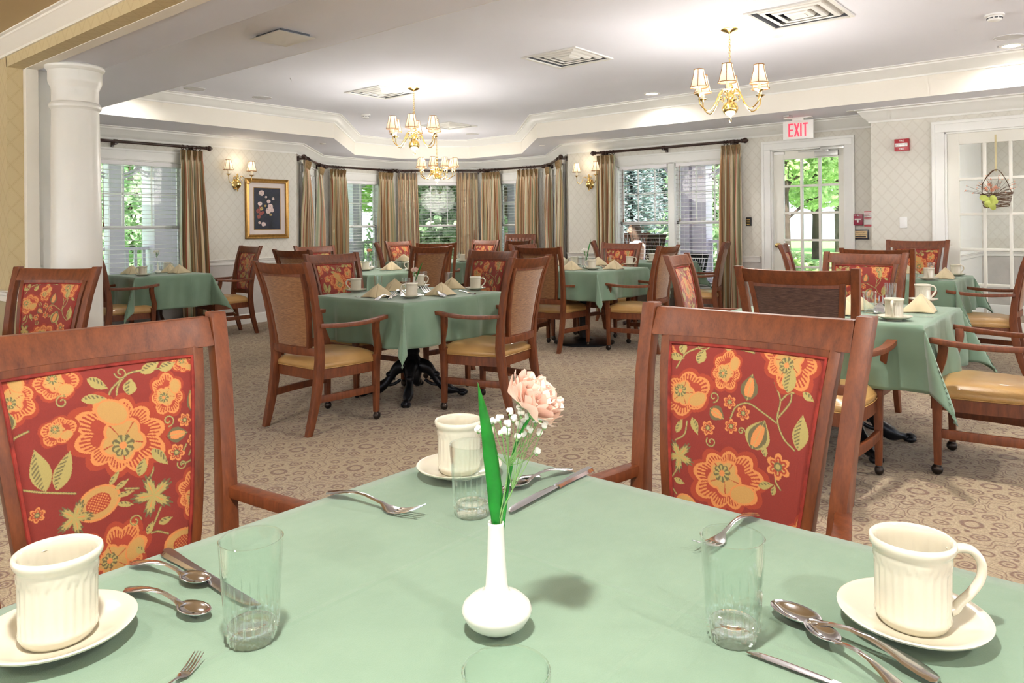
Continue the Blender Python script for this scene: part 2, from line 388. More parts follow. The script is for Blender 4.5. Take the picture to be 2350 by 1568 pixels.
def place(proto, first, loc, rz, label, group=None, scale=None):     # proto itself the first time, then copies
    o = proto if first else copy_tree(proto)
    o.location = loc; o.rotation_euler = (0, 0, rz)
    if scale: o.scale = (scale,) * 3
    tag(o, label, None, group)
    return o
class Maker:
    def __init__(s, fn): s.fn = fn; s.proto = None
    def __call__(s, loc, rz, label, group=None, scale=None):
        first = s.proto is None
        if first: s.proto = s.fn()
        return place(s.proto, first, loc, rz, label, group, scale)
def struct(mb, name, mats, **k): return tag(mb.build(name, mats, **k), kind='structure')
def sempty(name, loc=(0, 0, 0)):
    o = bpy.data.objects.new(name, None); COL.objects.link(o); o.location = loc; o.empty_display_size = .1; return tag(o, kind='structure')
def bez(ps, n=16):     # catmull-rom through points
    P = [Vector(p) for p in ps]; P = [P[0] * 2 - P[1]] + P + [P[-1] * 2 - P[-2]]; out = []
    k = len(P) - 3
    for i in range(k):
        a, b, c, d = P[i:i + 4]
        for j in range(n if i < k - 1 else n + 1):
            t_ = j / n
            out.append(.5 * ((2 * b) + (c - a) * t_ + (2 * a - 5 * b + 4 * c - d) * t_ ** 2 + (3 * b - a - 3 * c + d) * t_ ** 3))
    return out
def interp(x, ks):
    for (a, b), (c, d) in zip(ks, ks[1:]):
        if x <= c: return b + (d - b) * (x - a) / (c - a)
    return ks[-1][1]
def text_mesh(mb, s, origin, ex, ez, size, depth=.002, align='CENTER'):     # lettering as real extruded letters
    cu = bpy.data.curves.new('lettering', 'FONT'); cu.body = s; cu.size = size; cu.align_x = align; cu.align_y = 'CENTER'; cu.extrude = depth / 2; cu.resolution_u = 2
    o = bpy.data.objects.new('lettering', cu); COL.objects.link(o)
    dg = bpy.context.evaluated_depsgraph_get(); me = bpy.data.meshes.new_from_object(o.evaluated_get(dg))
    ex = Vector(ex); ez = Vector(ez); n = ex.cross(ez); og = Vector(origin)
    b = mb.add([og + ex * v_.co.x + ez * v_.co.y + n * v_.co.z for v_ in me.vertices])
    for p in me.polygons: mb.face([b + i for i in p.vertices])
    bpy.data.objects.remove(o); bpy.data.curves.remove(cu); bpy.data.meshes.remove(me)
# ------------------------------------------------------------------ room shell
SZ, TZ = 2.462, 2.78
V0, V1, V2, V3, V4, V5 = (6.07, 9.08), (7.30, 10.31), (8.93, 10.31), (10.10, 9.14), (10.10, 7.58), (8.90, 6.38)
XE, XF, YS = 8.90, 8.52, 2.15
def wall(name, p0, p1, out, ops=(), paper='paper', z1=SZ, thick=.16, e0=0.0, e1=0.0, z0=0.0):
    fr = Fr(p0, p1, out); mb = MB(); us = -e0; ops = sorted(ops)
    for u0, u1, a, b in ops:
        mb.wallbox(fr, us, u0, 0, thick, z0, z1)
        if a > 0: mb.wallbox(fr, u0, u1, 0, thick, z0, a)
        mb.wallbox(fr, u0, u1, 0, thick, b, z1); us = u1
    mb.wallbox(fr, us, fr.L + e1, 0, thick, z0, z1)
    struct(mb, name, paper, smooth=0, recalc=True)
    return fr
WZ0, WZ1 = .46, 2.09
FL = wall('wall_left', (1.99, 9.08), V0, (0, 1), [(1.43, 2.47, WZ0, WZ1)])
FA = wall('wall_bay_left', V0, V1, (-1, 1), [(.40, 1.34, WZ0, WZ1)], e1=.05)
FB = wall('wall_bay_left_back', V1, V2, (0, 1), [(.33, 1.30, WZ0, WZ1)], e0=.05, e1=.05)
FC = wall('wall_bay_center', V2, V3, (1, 1), [(.36, 1.29, WZ0, WZ1)], e0=.05, e1=.05)
FD = wall('wall_bay_right_back', V3, V4, (1, 0), [(.32, 1.24, WZ0, WZ1)], e0=.05, e1=.05)
FE = wall('wall_bay_right', V4, V5, (1, -1), [(.36, 1.30, WZ0, WZ1)], e0=.05)
FX = wall('wall_right', V5, (XE, YS), (1, 0), [(6.38 - 5.55, 6.38 - 3.88, WZ0, WZ1), (6.38 - 3.376, 6.38 - 2.52, 0, 2.15)])
FS = wall('wall_step', (XE + .16, YS), (XF + .03, YS), (0, -1), thick=.14)
FF = wall('wall_front_right', (XF, YS - .0), (XF, -4.0), (1, 0), [(YS - 1.464, YS + .40, 0, 2.162)])
wall('wall_near_left', (-5, 9.2), (1.64, 9.2), (0, 1), paper='papertan')
# near-room partition with its opening, header and smooth beam
FP = wall('wall_opening_left', (1.55, 5.48), (1.55, 9.2), (1, 0), paper='papertan', thick=.09)
wall('wall_opening_back', (1.64, 5.48), (1.64, 9.2), (1, 0), paper='white', thick=.35)
mb = MB(); mb.wallbox(Fr((1.55, 5.49), (1.55, -5), (1, 0)), 0, 10.49, 0, .09, 2.30, 2.47); struct(mb, 'wall_header', 'papertan', smooth=0)
mb = MB(); mb.box(1.64, 1.71, -5, 5.48, 2.297, 2.47); mb.box(1.64, 1.71, 5.425, 5.484, 0, 2.31); struct(mb, 'trim_1', 'fascia', smooth=0)
mb = MB(); mb.box(1.71, 1.99, -5, 5.47, 2.303, 2.47); struct(mb, 'ceiling_beam', 'beam', bevel=.004, smooth=0)
# floor and ceilings
mb = MB(); mb.grid(lambda a, b: (-5 + 18.5 * a, -5 + 17.3 * b, 0), 2, 2); mb2 = MB()
mb = MB(); mb.prism([(-5, -5), (XE + .1, -5), (XE + .1, 6.4), (10.2, 7.55), (10.2, 9.2), (9.0, 10.41), (7.25, 10.41), (6.0, 9.18), (-5, 9.18)], -.06, 0)
struct(mb, 'floor', 'carpet', smooth=0)
TRAY = [(2.99, -4.0), (7.98, -4.0), (7.98, 6.24), (9.47, 7.73), (9.47, 8.92), (8.62, 9.77), (7.65, 9.77), (6.05, 8.17), (2.99, 8.17)]
OUTER = [(1.95, -4.6), (9.1, -4.6), (9.1, 6.3), (10.3, 7.5), (10.3, 9.3), (9.1, 10.5), (7.2, 10.5), (5.95, 9.3), (1.95, 9.3)]
mb = MB()
tri = geometry.tessellate_polygon([[Vector((x, y, 0)) for x, y in OUTER], [Vector((x, y, 0)) for x, y in TRAY]])
b = mb.add([(x, y, SZ) for x, y in OUTER + TRAY])
for t_ in tri: mb.face([b + i for i in t_])
struct(mb, 'ceiling_soffit', 'ceiling', smooth=0)
HOLES = [[(x + sx * .272, y + sy * .272) for sx, sy in ((-1, -1), (1, -1), (1, 1), (-1, 1))] for x, y in ((5.49, 1.86), (5.47, 3.92), (5.45, 6.46), (7.9, 7.84))]
loops = [TRAY] + HOLES; tri = geometry.tessellate_polygon([[Vector((x, y, 0)) for x, y in l_] for l_ in loops])
mb = MB(); b = mb.add([(x, y, TZ) for l_ in loops for x, y in l_])
for t_ in tri: mb.face([b + i for i in t_])
struct(mb, 'ceiling', 'ceiling', smooth=0)
mb = MB(); n = len(TRAY)
for i in range(n):
    a, c = TRAY[i], TRAY[(i + 1) % n]; mb.face(range(*(lambda k: (k, k + 4))(mb.add([(a[0], a[1], SZ - .001), (c[0], c[1], SZ - .001), (c[0], c[1], TZ), (a[0], a[1], TZ)]))))
struct(mb, 'ceiling_fascia', 'fascia', smooth=0)
mb = MB(); mb.box(-5, 1.56, -5, 9.2, SZ, SZ + .05); struct(mb, 'ceiling_near', 'tanceil', smooth=0)
# mouldings swept along the walls
def mitre(path, prof, side, closed=False):
    P = [Vector((p[0], p[1])) for p in path]; n = len(P); rs = []
    for i in range(n):
        if closed: d0 = (P[i] - P[i - 1]).normalized(); d1 = (P[(i + 1) % n] - P[i]).normalized()
        else:
            d0 = (P[i] - P[i - 1]).normalized() if i else (P[1] - P[0]).normalized(); d1 = (P[i + 1] - P[i]).normalized() if i < n - 1 else d0
        n0 = Vector((-d0.y, d0.x)) * side; n1 = Vector((-d1.y, d1.x)) * side; mm = (n0 + n1).normalized(); k = 1 / max(.3, mm.dot(n0))
        rs.append([(P[i].x + mm.x * o * k, P[i].y + mm.y * o * k, z) for o, z in prof])
    return rs
def moulding(name, path, prof, side, mats='white', closed=False):
    mb = MB(); mb.rings(mitre(path, prof, side, closed), cap=not closed, loop=closed); return struct(mb, name, mats, smooth=30)
def crown(z, s=1.0): return [(0, z - .115 * s), (.012 * s, z - .115 * s), (.016 * s, z - .10 * s), (.026 * s, z - .092 * s), (.05 * s, z - .07 * s), (.075 * s, z - .032 * s), (.085 * s, z - .026 * s), (.088 * s, z - .014 * s), (.105 * s, z - .008 * s), (.105 * s, z), (0, z)]
ROOM = [(1.99, 9.08), V0, V1, V2, V3, V4, V5, (XE, YS), (XF, YS), (XF, -4)]
moulding('trim_2', ROOM, crown(SZ, 1.25), -1)
moulding('trim_3', TRAY, crown(TZ, 1.05), 1, closed=True)
moulding('trim_4', [(1.55, -5), (1.55, 9.2)], crown(SZ, .85), 1, 'fascia')
base = [(0, 0), (.018, 0), (.018, .10), (.012, .125), (.006, .13), (0, .13)]
rail = lambda z: [(0, z - .075), (.012, z - .07), (.014, z - .035), (.02, z - .03), (.022, z - .012), (.035, z - .006), (.035, z), (0, z)]
k = 0
for path in ([(1.99, 9.08), V0, V1, V2, V3, V4, V5, (XE, 3.51)], [(XE, 2.42), (XE, YS), (XF, YS), (XF, 1.59)], [(XF, -.55), (XF, -4)]):
    k += 1; moulding('baseboard_%s' % ('left', 'right', 'front_right')[k - 1], path, base, -1)
for k, path in enumerate(([(1.99, 9.08), (3.33, 9.08)], [(4.55, 9.08), V0, (6.30, 9.31)], [(8.97, 6.45), V5, (XE, 5.66)], [(XE, 3.77), (XE, 3.51)], [(XE, 2.42), (XE, YS), (XF, YS), (XF, 1.59)])):
    moulding('trim_%d' % (5 + k), path, rail(.865), -1)
moulding('trim_10', [(1.64, 5.484), (1.55, 5.48), (1.55, 9.2)], rail(.88), 1, 'fascia')
LK = 1.0; WORLD = 1.6; SUN = 14.0; EXPO = 0.55
# ------------------------------------------------------------------ windows, blinds, rods, curtains
WN = 0
def window(fr, u0, u1, units=1, blind_label='', bgroup='slatted blinds'):
    global WN; WN += 1
    z0, z1 = WZ0, WZ1
    w = sempty('window_%d' % WN)
    mb = MB()   # casing with a taller head
    cw = .095
    for a, b in ((u0 - cw, u0), (u1, u1 + cw)):
        mb.fbox(fr, a, b, -.02, .0, z0 - .04, z1 + .02); mb.fbox(fr, a + .012, b - .04 if a < u0 else b - .012, -.028, -.0, z0 - .04, z1 + .02)
    mb.fbox(fr, u0 - cw - .01, u1 + cw + .01, -.024, 0, z1, z1 + .11); mb.fbox(fr, u0 - cw - .03, u1 + cw + .03, -.04, 0, z1 + .105, z1 + .128)
    mb.build('casing', 'white', w, bevel=.003)
    mb = MB(); mb.fbox(fr, u0 - cw - .02, u1 + cw + .02, -.06, .14, z0 - .045, z0 - .005); mb.fbox(fr, u0 - cw, u1 + cw, -.018, 0, z0 - .13, z0 - .045); mb.build('sill', 'white', w, bevel=.004)
    mb = MB()
    for a, b, c, d in ((u0, u0 + .012, z0, z1), (u1 - .012, u1, z0, z1), (u0, u1, z1 - .012, z1)): mb.fbox(fr, a, b, 0, .16, c, d)
    mb.build('jamb', 'white', w)
    U = (u1 - u0)
    spans = [(u0 + .012, u1 - .012)] if units == 1 else [(u0 + .012, (u0 + u1) / 2 - .045), ((u0 + u1) / 2 + .045, u1 - .012)]
    if units == 2: mb = MB(); mb.fbox(fr, (u0 + u1) / 2 - .045, (u0 + u1) / 2 + .045, -.0, .16, z0, z1); mb.build('mullion', 'white', w, bevel=.003)
    zm = 1.29
    for a, b in spans:
        mb = MB()
        for (c, d, e, f, w0) in ((a, a + .035, z0, zm + .02, .07), (b - .035, b, z0, zm + .02, .07), (a, b, z0, z0 + .05, .07), (a, b, zm - .022, zm + .022, .07)): mb.fbox(fr, c, d, w0, w0 + .03, e, f)
        mb.build('lower_sash', 'white', w, bevel=.002)
        mb = MB()
        for (c, d, e, f, w0) in ((a, a + .03, zm, z1 - .01, .105), (b - .03, b, zm, z1 - .01, .105), (a, b, z1 - .04, z1 - .01, .105), (a, b, zm - .02, zm + .02, .105)): mb.fbox(fr, c, d, w0, w0 + .03, e, f)
        us = mb.build('upper_sash', 'white', w, bevel=.002)
        mb = MB()
        for k in (1, 2): x = a + (b - a) * k / 3; mb.fbox(fr, x - .008, x + .008, .112, .128, zm, z1 - .02)
        mb.fbox(fr, a, b, .112, .128, (zm + z1) / 2 - .008, (zm + z1) / 2 + .008); mb.build('muntin', 'white', us)
        for (e, f, w0) in ((z0 + .05, zm - .02, .085), (zm + .02, z1 - .04, .12)):
            mb = MB(); mb.face(range(*(lambda k: (k, k + 4))(mb.add([fr.pt(a + .03, w0, e), fr.pt(b - .03, w0, e), fr.pt(b - .03, w0, f), fr.pt(a + .03, w0, f)])))); mb.build('pane', 'pane', w, smooth=0)
        mb = MB(); mb.fbox(fr, (a + b) / 2 - .03, (a + b) / 2 + .03, .045, .07, zm + .02, zm + .032); mb.build('sash_lock', 'white', w, bevel=.003)
        # blind
        bl = thing('window_blind', blind_label[spans.index((a, b))] if units == 2 else blind_label, 'blind', fr.pt(a, 0, z1), group=bgroup)
        off = -Vector(bl.location)
        mb = MB(); z = z1 - .07; aa, bb = a + .02, b - .02
        while z > z0 + .04:
            q = mb.add([fr.pt(aa, .012, z - .003), fr.pt(bb, .012, z - .003), fr.pt(bb, .036, z + .001), fr.pt(aa, .036, z + .001), fr.pt(aa, .06, z - .003), fr.pt(bb, .06, z - .003)])
            mb.face([q, q + 1, q + 2, q + 3]); mb.face([q + 3, q + 2, q + 5, q + 4]); z -= .052
        mb.xf(Matrix.Translation(off)); sl = mb.build('slats', 'slat', bl)
        mo = sl.modifiers.new('thickness', 'SOLIDIFY'); mo.thickness = .0022
        mb = MB(); mb.fbox(fr, aa, bb, .008, .055, z1 - .06, z1 - .013); mb.xf(Matrix.Translation(off)); mb.build('headrail', 'slat', bl, bevel=.003)
        mb = MB(); mb.fbox(fr, aa, bb, .012, .05, z0 + .012, z0 + .032); mb.xf(Matrix.Translation(off)); mb.build('bottom_rail', 'slat', bl, bevel=.003)
        mb = MB()
        for x in (aa + .12, bb - .12, (aa + bb) / 2):
            mb.fbox(fr, x - .0012, x + .0012, .010, .0115, z0 + .03, z1 - .05)
        mb.xf(Matrix.Translation(off)); mb.build('ladder_cord', 'slat', bl)
        mb = MB(); mb.tube([fr.pt(aa + .06, .006, z1 - .05), fr.pt(aa + .062, .005, 1.35)], .003, 6); mb.lathe([(.001, 1.30), (.009, 1.31), (.007, 1.34), (.002, 1.352)], 8, (fr.pt(aa + .062, .005, 0)[0], fr.pt(aa + .062, .005, 0)[1], 0)); mb.xf(Matrix.Translation(off)); mb.build('tilt_cord', 'wood', bl)
    return w
window(FL, 1.43, 2.47, blind_label='white slatted blind in the left window behind the corner table')
window(FA, .40, 1.34, blind_label='white slatted blind in the left side window of the bay, seen edge on')
window(FB, .33, 1.30, blind_label='white slatted blind in the bay window left of the central one')
window(FC, .36, 1.29, blind_label='white slatted blind in the central bay window behind the lowest chandelier')
window(FD, .32, 1.24, blind_label='white slatted blind in the bay window right of the central one')
window(FE, .36, 1.30, blind_label='white slatted blind in the right side window of the bay, seen edge on')
window(FX, .83, 2.50, 2, blind_label=['white slatted blind in the left half of the double window', 'white slatted blind in the right half of the double window beside the exit door'])

ROD_Z = 2.285
def rod(fr, u0, u1, label, ringspans, brackets, ends=(1, 1)):
    r = thing('curtain_rod', label, 'curtain rod', fr.pt((u0 + u1) / 2, -.1, ROD_Z), group='dark turned curtain rods')
    T = Matrix.Translation(-Vector(r.location)); Q = lambda u, w=-.1, z=ROD_Z: fr.pt(u, w, z)
    mb = MB(); mb.tube([Q(u0), Q(u1)], .0165, 14); mb.xf(T); mb.build('pole', 'darkwood', r)
    for s, u in ((-1, u0), (1, u1)):
        if not ends[0 if s < 0 else 1]: continue
        mb = MB(); prof = [(0.006, 0), (.024, .004), (.026, .012), (.018, .02), (.03, .032), (.036, .05), (.03, .068), (.014, .08), (.012, .088), (.004, .094)]
        rs = []
        for rr, h in prof:
            c = Vector(Q(u + s * h)); rs.append([c + Vector((0, 0, 1)) * (rr * math.cos(2 * PI * j / 14)) + fr.n * (rr * math.sin(2 * PI * j / 14)) for j in range(14)])
        mb.rings(rs); mb.xf(T); mb.build('finial', 'darkwood', r)
    for u in brackets:
        mb = MB(); mb.fbox(fr, u - .014, u + .014, -.03, 0, ROD_Z - .06, ROD_Z + .01); mb.fbox(fr, u - .011, u + .011, -.12, 0, ROD_Z - .04, ROD_Z - .014); mb.fbox(fr, u - .02, u + .02, -.125, -.075, ROD_Z - .034, ROD_Z - .012)
        c = Vector(Q(u)); mb.tube([c - fr.e * .02, c + fr.e * .02], .024, 12); mb.xf(T); mb.build('bracket', 'darkwood', r, bevel=.002)
    for a, b, k in ringspans:
        for i in range(k):
            u = a + (b - a) * (i + .5) / k + random.uniform(-.006, .006); c = Vector(Q(u)) - Vector((0, 0, .008)); th = random.uniform(-.25, .25)
            d1 = Vector((0, 0, 1)); d2 = (fr.n + fr.e * th).normalized()
            mb = MB(); mb.tube([c + d1 * (.027 * math.cos(q * PI / 9)) + d2 * (.027 * math.sin(q * PI / 9)) for q in range(18)], .0045, 6, loop=True)
            mb.xf(T); mb.build('ring', 'darkwood', r)
    return r
def curtain(fr, u0, u1, label, pl=5, flare=0.0, lean=0.0, w0=-.1, seed=0, zb=.015):
    rnd = random.Random(seed); top = ROD_Z - .042; ph = rnd.uniform(0, 6); us = rnd.uniform(0, .27)
    o = thing('curtain', label, 'curtain', fr.pt((u0 + u1) / 2, w0, 0), group='striped silk curtain panels')
    T = Matrix.Translation(-Vector(o.location)); W = u1 - u0
    NU, NV = pl * 14, 36; mod = [rnd.uniform(.7, 1.25) for _ in range(pl + 3)]; dr = [rnd.uniform(-.012, .012) for _ in range(pl + 3)]
    def P(a, b):      # a along, b down
        z = top + (zb - top) * b; k = a * pl; i = int(k); amp = (.016 + .034 * min(1, b * 3.2)) * mod[min(i, pl)]
        if b < .045: amp = .012 + .016 * abs(math.sin(k * PI)) ** 8 * (1 if b > .0 else 1)
        pinch = math.exp(-((b - .05) / .022) ** 2)
        cc = u0 + W / 2 + lean * b ** 1.2; ww = W * (1 - .10 * pinch * 0 + flare * b)
        u = cc + (a - .5) * ww + dr[min(i, pl)] * math.sin(b * 2.5) + .006 * math.sin(k * 4 * PI + ph) * min(1, b * 2)
        w = w0 - amp * math.cos(2 * PI * k + .5 * math.sin(b * 4 + ph)) * (1 - .5 * pinch) - .008 * math.sin(b * 9 + i)
        w = min(w, -.032)
        return Vector(fr.pt(u, w, z))
    arc = W * 2.0
    mb = MB(); mb.grid(P, NU, NV, lambda a, b: (us + a * arc, b * 2.2)); mb.xf(T)
    c = mb.build('panel', 'curtain', o, smooth=70); mo = c.modifiers.new('cloth', 'SOLIDIFY'); mo.thickness = .003
    # pinch pleat heads
    mb = MB()
    for i in range(pl):
        u = u0 + W * (i + .5) / pl
        for d in (-.012, 0, .012):
            mb.rings([[fr.pt(u + d * s + x, w0 - .02 + w, z) for x, w in ((-.006 * s, .012), (0, -.02 * s), (.006 * s, .012))] for z, s in ((top, 1.2), (top - .05, 1.0), (top - .09, .55), (top - .12, .3))], close=True)
    mb.xf(T); b = MB(); 
    p = mb.build('pinch_pleats', 'pleat', o, smooth=60)
    return o
M['pleat'] = simple('pleat_heading_silk', g(158, 130, 84), .5, sheen=.4, vary=.35, vs=45)
rod(FL, 1.2, 2.70, 'long dark curtain rod over the left window behind the white column', [(2.38, 2.66, 5)], [1.62, 2.55], (0, 1))
curtain(FL, 2.37, 2.66, 'striped curtain at the right side of the left window', 4, .35, .05, seed=1)
for fr, nm, sp in ((FA, 'left side bay window', ((.12, .46), (1.30, 1.62))), (FB, 'bay window left of centre', ((.17, .50), (1.20, 1.54))), (FC, 'central bay window', ((.09, .44), (1.15, 1.53))), (FD, 'bay window right of centre', ((.04, .48), (.88, 1.34))), (FE, 'right side bay window', ((.08, .40), (1.27, 1.60)))):
    rod(fr, .13, fr.L - .13, 'dark curtain rod over the ' + nm, [(sp[0][0] + .04, sp[0][1], 5), (sp[1][0], sp[1][1] - .04, 5)], [.11, fr.L - .11])
    curtain(fr, sp[0][0], sp[0][1], 'striped curtain on the left of the ' + nm, 4 if fr in (FA, FE) else 5, .15, .01, seed=hash(nm) % 1 + len(nm))
    curtain(fr, sp[1][0], sp[1][1], 'striped curtain on the right of the ' + nm, 4 if fr in (FA, FE) else 5, .15, -.01, seed=len(nm) + 9)
rod(FX, .55, 2.68, 'long dark curtain rod over the double window by the exit door', [(.60, .86, 5), (2.44, 2.66, 5)], [.68, 1.62, 2.58])
curtain(FX, .57, .86, 'striped curtain on the left of the double window', 4, .1, .0, seed=31)
curtain(FX, 2.42, 2.68, 'striped curtain on the right of the double window, beside the keypad', 4, .25, -.01, seed=33)
# ------------------------------------------------------------------ doors
def door_leaf(fr, u0, u1, z1, gu0, gu1, gz0, gz1, cols, rows, w0, parent, m='doorwhite'):
    mb = MB()
    for a, b, c, d in ((u0, gu0, .01, z1), (gu1, u1, .01, z1), (gu0, gu1, .01, gz0), (gu0, gu1, gz1, z1)): mb.fbox(fr, a, b, w0, w0 + .042, c, d)
    mb.build('door_leaf', m, parent, bevel=.002)
    mb = MB()
    for k in range(1, cols): x = gu0 + (gu1 - gu0) * k / cols; mb.fbox(fr, x - .013, x + .013, w0 - .004, w0 + .046, gz0, gz1)
    for k in range(1, rows): z = gz0 + (gz1 - gz0) * k / rows; mb.fbox(fr, gu0, gu1, w0 - .002, w0 + .044, z - .013, z + .013)
    mb.build('muntin', m, parent, bevel=.003)
    mb = MB(); mb.face(range(*(lambda k: (k, k + 4))(mb.add([fr.pt(gu0, w0 + .02, gz0), fr.pt(gu1, w0 + .02, gz0), fr.pt(gu1, w0 + .02, gz1), fr.pt(gu0, w0 + .02, gz1)])))); mb.build('pane', 'pane', parent, smooth=0)
def casing(fr, u0, u1, z1, parent, cw=.10):
    mb = MB()
    for a, b in ((u0 - cw, u0), (u1, u1 + cw)): mb.fbox(fr, a, b, -.02, .0, 0, z1); mb.fbox(fr, a if a < u0 else b - .03, a + .03 if a < u0 else b, -.034, -.02, 0, z1 + cw - .03)
    mb.fbox(fr, u0 - cw, u1 + cw, -.02, 0, z1, z1 + cw); mb.fbox(fr, u0 - cw, u1 + cw, -.034, -.02, z1 + cw - .03, z1 + cw)
    for a, b, c, d in ((u0, u0 + .018, 0, z1), (u1 - .018, u1, 0, z1), (u0, u1, z1 - .018, z1)): mb.fbox(fr, a, b, 0, .16, c, d)
    mb.build('casing', 'white', parent, bevel=.003)
d = sempty('door_1'); uX = lambda y: 6.38 - y
casing(FX, uX(3.376), uX(2.52), 2.15, d, .105)
door_leaf(FX, uX(3.358), uX(2.538), 2.13, uX(3.24), uX(2.61), .42, 2.03, 3, 5, .05, d)
mb = MB(); c = Vector(FX.pt(uX(3.30), .05, 1.0))
rs = []
for rr, h in ((.028, 0), (.028, .006), (.012, .01), (.011, .035), (.026, .045), (.03, .06), (.024, .072), (.006, .078)):
    rs.append([c - FX.n * h + FX.e * (rr * math.cos(2 * PI * j / 14)) + Vector((0, 0, rr * math.sin(2 * PI * j / 14))) for j in range(14)])
mb.rings(rs); mb.build('door_knob', 'brass', d)
mb = MB(); mb.fbox(FX, uX(2.86), uX(2.60), .0, .05, 2.04, 2.10); mb.build('door_closer', 'metalgrey', d, bevel=.004)
mb = MB(); mb.fbox(FX, uX(3.05), uX(2.72), .01, .02, 2.105, 2.12); mb.fbox(FX, uX(2.74), uX(2.70), -.005, .03, 2.095, 2.125); mb.fbox(FX, uX(2.79), uX(2.53), -.01, .0, 2.115, 2.15); mb.build('closer_arm', 'metalgrey', d, bevel=.002)
mb = MB(); mb.fbox(FX, uX(3.34), uX(3.22), .02, .05, 2.09, 2.125); mb.build('door_contact', 'white', d, bevel=.003)
d = sempty('door_2'); uF = lambda y: YS - y
casing(FF, uF(1.464), uF(-.40), 2.162, d, .11)
door_leaf(FF, uF(1.445), uF(.56), 2.145, uF(1.342), uF(.70), .285, 2.034, 3, 5, .03, d)
d3 = sempty('door_3'); door_leaf(FF, uF(.55), uF(-.385), 2.145, uF(.41), uF(-.25), .285, 2.034, 3, 5, .03, d3)
mb = MB()
for z in (1.85, 1.05, .3): mb.fbox(FF, uF(1.462), uF(1.448), .022, .04, z - .05, z + .05)
mb.build('hinge', 'brass', d, bevel=.001)
# room seen through the glazed doors
fr = Fr((8.69, 1.62), (12.0, 1.62), (0, 1)); mb = MB(); mb.wallbox(fr, 0, 3.4, 0, .1, 0, 2.7); struct(mb, 'wall_hall_left', 'white', smooth=0)
fr2 = Fr((12.0, 1.72), (12.0, -4), (1, 0)); mb = MB(); mb.wallbox(fr2, 0, 5.7, 0, .1, 0, 2.7); struct(mb, 'wall_hall_back', 'paper', smooth=0)
mb = MB(); mb.box(8.60, 12.1, -4, 1.7, -.06, 0.0); struct(mb, 'floor_hall', 'carpet', smooth=0)
mb = MB(); mb.box(8.60, 12.1, -4, 1.7, 2.6, 2.65); struct(mb, 'ceiling_hall', 'ceiling', smooth=0)
moulding('trim_11', [(8.7, 1.62), (12.0, 1.62), (12.0, -4)], crown(2.6, 1.2), -1)
moulding('trim_12', [(8.7, 1.62), (12.0, 1.62), (12.0, -4)], rail(.865), -1)
moulding('trim_13', [(8.7, 1.62), (12.0, 1.62), (12.0, -4)], base, -1)
mb = MB(); t_ = thing('framed_notice', 'tall grey framed picture on the white wall beyond the glazed door', 'picture', (9.7, 1.615, 1.38))
mb.box(-.33, .33, -.03, 0, -.42, .42); mb.build('frame', simple('grey_blue_frame', g(120, 130, 150), .4), t_, bevel=.006)
mb = MB(); mb.box(-.26, .26, -.034, -.028, -.35, .35); mb.build('print', 'mat', t_)
o = MB().box(-.05, .05, -.05, 0, -.07, .07).build('fire_strobe', 'red', None, (9.85, 1.615, 2.02), bevel=.004); tag(o, 'small red fire strobe high on the white wall beyond the glazed door', 'fire alarm', 'fire alarm strobes')
fh = Fr((12.0, 1.6), (12.0, -4), (1, 0)); curtain(fh, .93, 1.25, 'striped curtain in the room beyond the glazed door', 4, .2, 0, seed=50)
rod(fh, .88, 2.6, 'dark curtain rod in the room beyond the glazed door', [(.95, 1.2, 4)], [1.3])
# ------------------------------------------------------------------ column
mb = MB(); CPOS = (1.845, 5.19)
prof = [(.168, 0), (.168, .05), (.16, .06), (.165, .075), (.155, .095), (.150, .11), (.146, .6), (.144, 1.2), (.138, 1.8), (.134, 1.99), (.134, 2.02), (.146, 2.035), (.149, 2.048), (.144, 2.062), (.134, 2.07), (.134, 2.15), (.138, 2.165), (.150, 2.19), (.153, 2.205), (.153, 2.265), (.16, 2.272), (.168, 2.283), (.170, 2.295), (.164, 2.303)]
mb.lathe(prof, 48); c = struct(mb, 'column', simple('column_paint', g(226, 224, 216), .35, coat=.05, vary=.01), loc=(*CPOS, 0), smooth=25)
# ------------------------------------------------------------------ ceiling fixtures
def diffuser_obj():
    r = thing('ceiling_diffuser', None, 'ceiling vent')
    mb = MB(); s = .30
    for a, b, z in ((.30, .272, -.012),):
        for (x0, x1, y0, y1) in ((-a, a, -a, -b), (-a, a, b, a), (-a, -b, -b, b), (b, a, -b, b)): mb.box(x0, x1, y0, y1, z, 0)
    mb.build('frame', 'white', r, bevel=.002)
    for k, (a, b, z0, z1) in enumerate(((.272, .20, -.006, -.045), (.19, .13, -.012, -.05), (.12, .06, -.018, -.055))):
        mb = MB(); q = [[(-a, -a, z0 + .055 - .002), (a, -a, z0 + .055 - .002), (a, a, z0 + .055 - .002), (-a, a, z0 + .055 - .002)]]
        rs = [[(sx * c, sy * c, z) for sx, sy in ((-1, -1), (1, -1), (1, 1), (-1, 1))] for c, z in ((a - .01, .035), (b + .02, -.004 - k * .002), (b, -.01 - k * .003), (b - .012, -.004 - k * .002), (a - .03, .037))]
        mb.rings(rs, cap=False); mb.build('cone', 'white', r, smooth=0)
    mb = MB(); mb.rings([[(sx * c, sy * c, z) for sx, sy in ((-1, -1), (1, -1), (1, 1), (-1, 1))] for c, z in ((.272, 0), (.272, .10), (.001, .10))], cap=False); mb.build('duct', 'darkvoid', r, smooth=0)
    mb = MB(); mb.box(-.05, .05, -.05, .05, -.014, -.01); mb.build('cone', 'white', r)
    return r
dm = Maker(diffuser_obj)
for x, y, l in ((5.49, 1.86, 'square ceiling diffuser nearest the right chandelier'), (5.47, 3.92, 'square ceiling diffuser in the middle of the raised ceiling'), (5.45, 6.46, 'square ceiling diffuser left of the middle chandelier'), (7.9, 7.84, 'square ceiling diffuser in the bay behind the middle chandelier')):
    dm((x, y, TZ), 0, l, 'square ceiling diffusers')
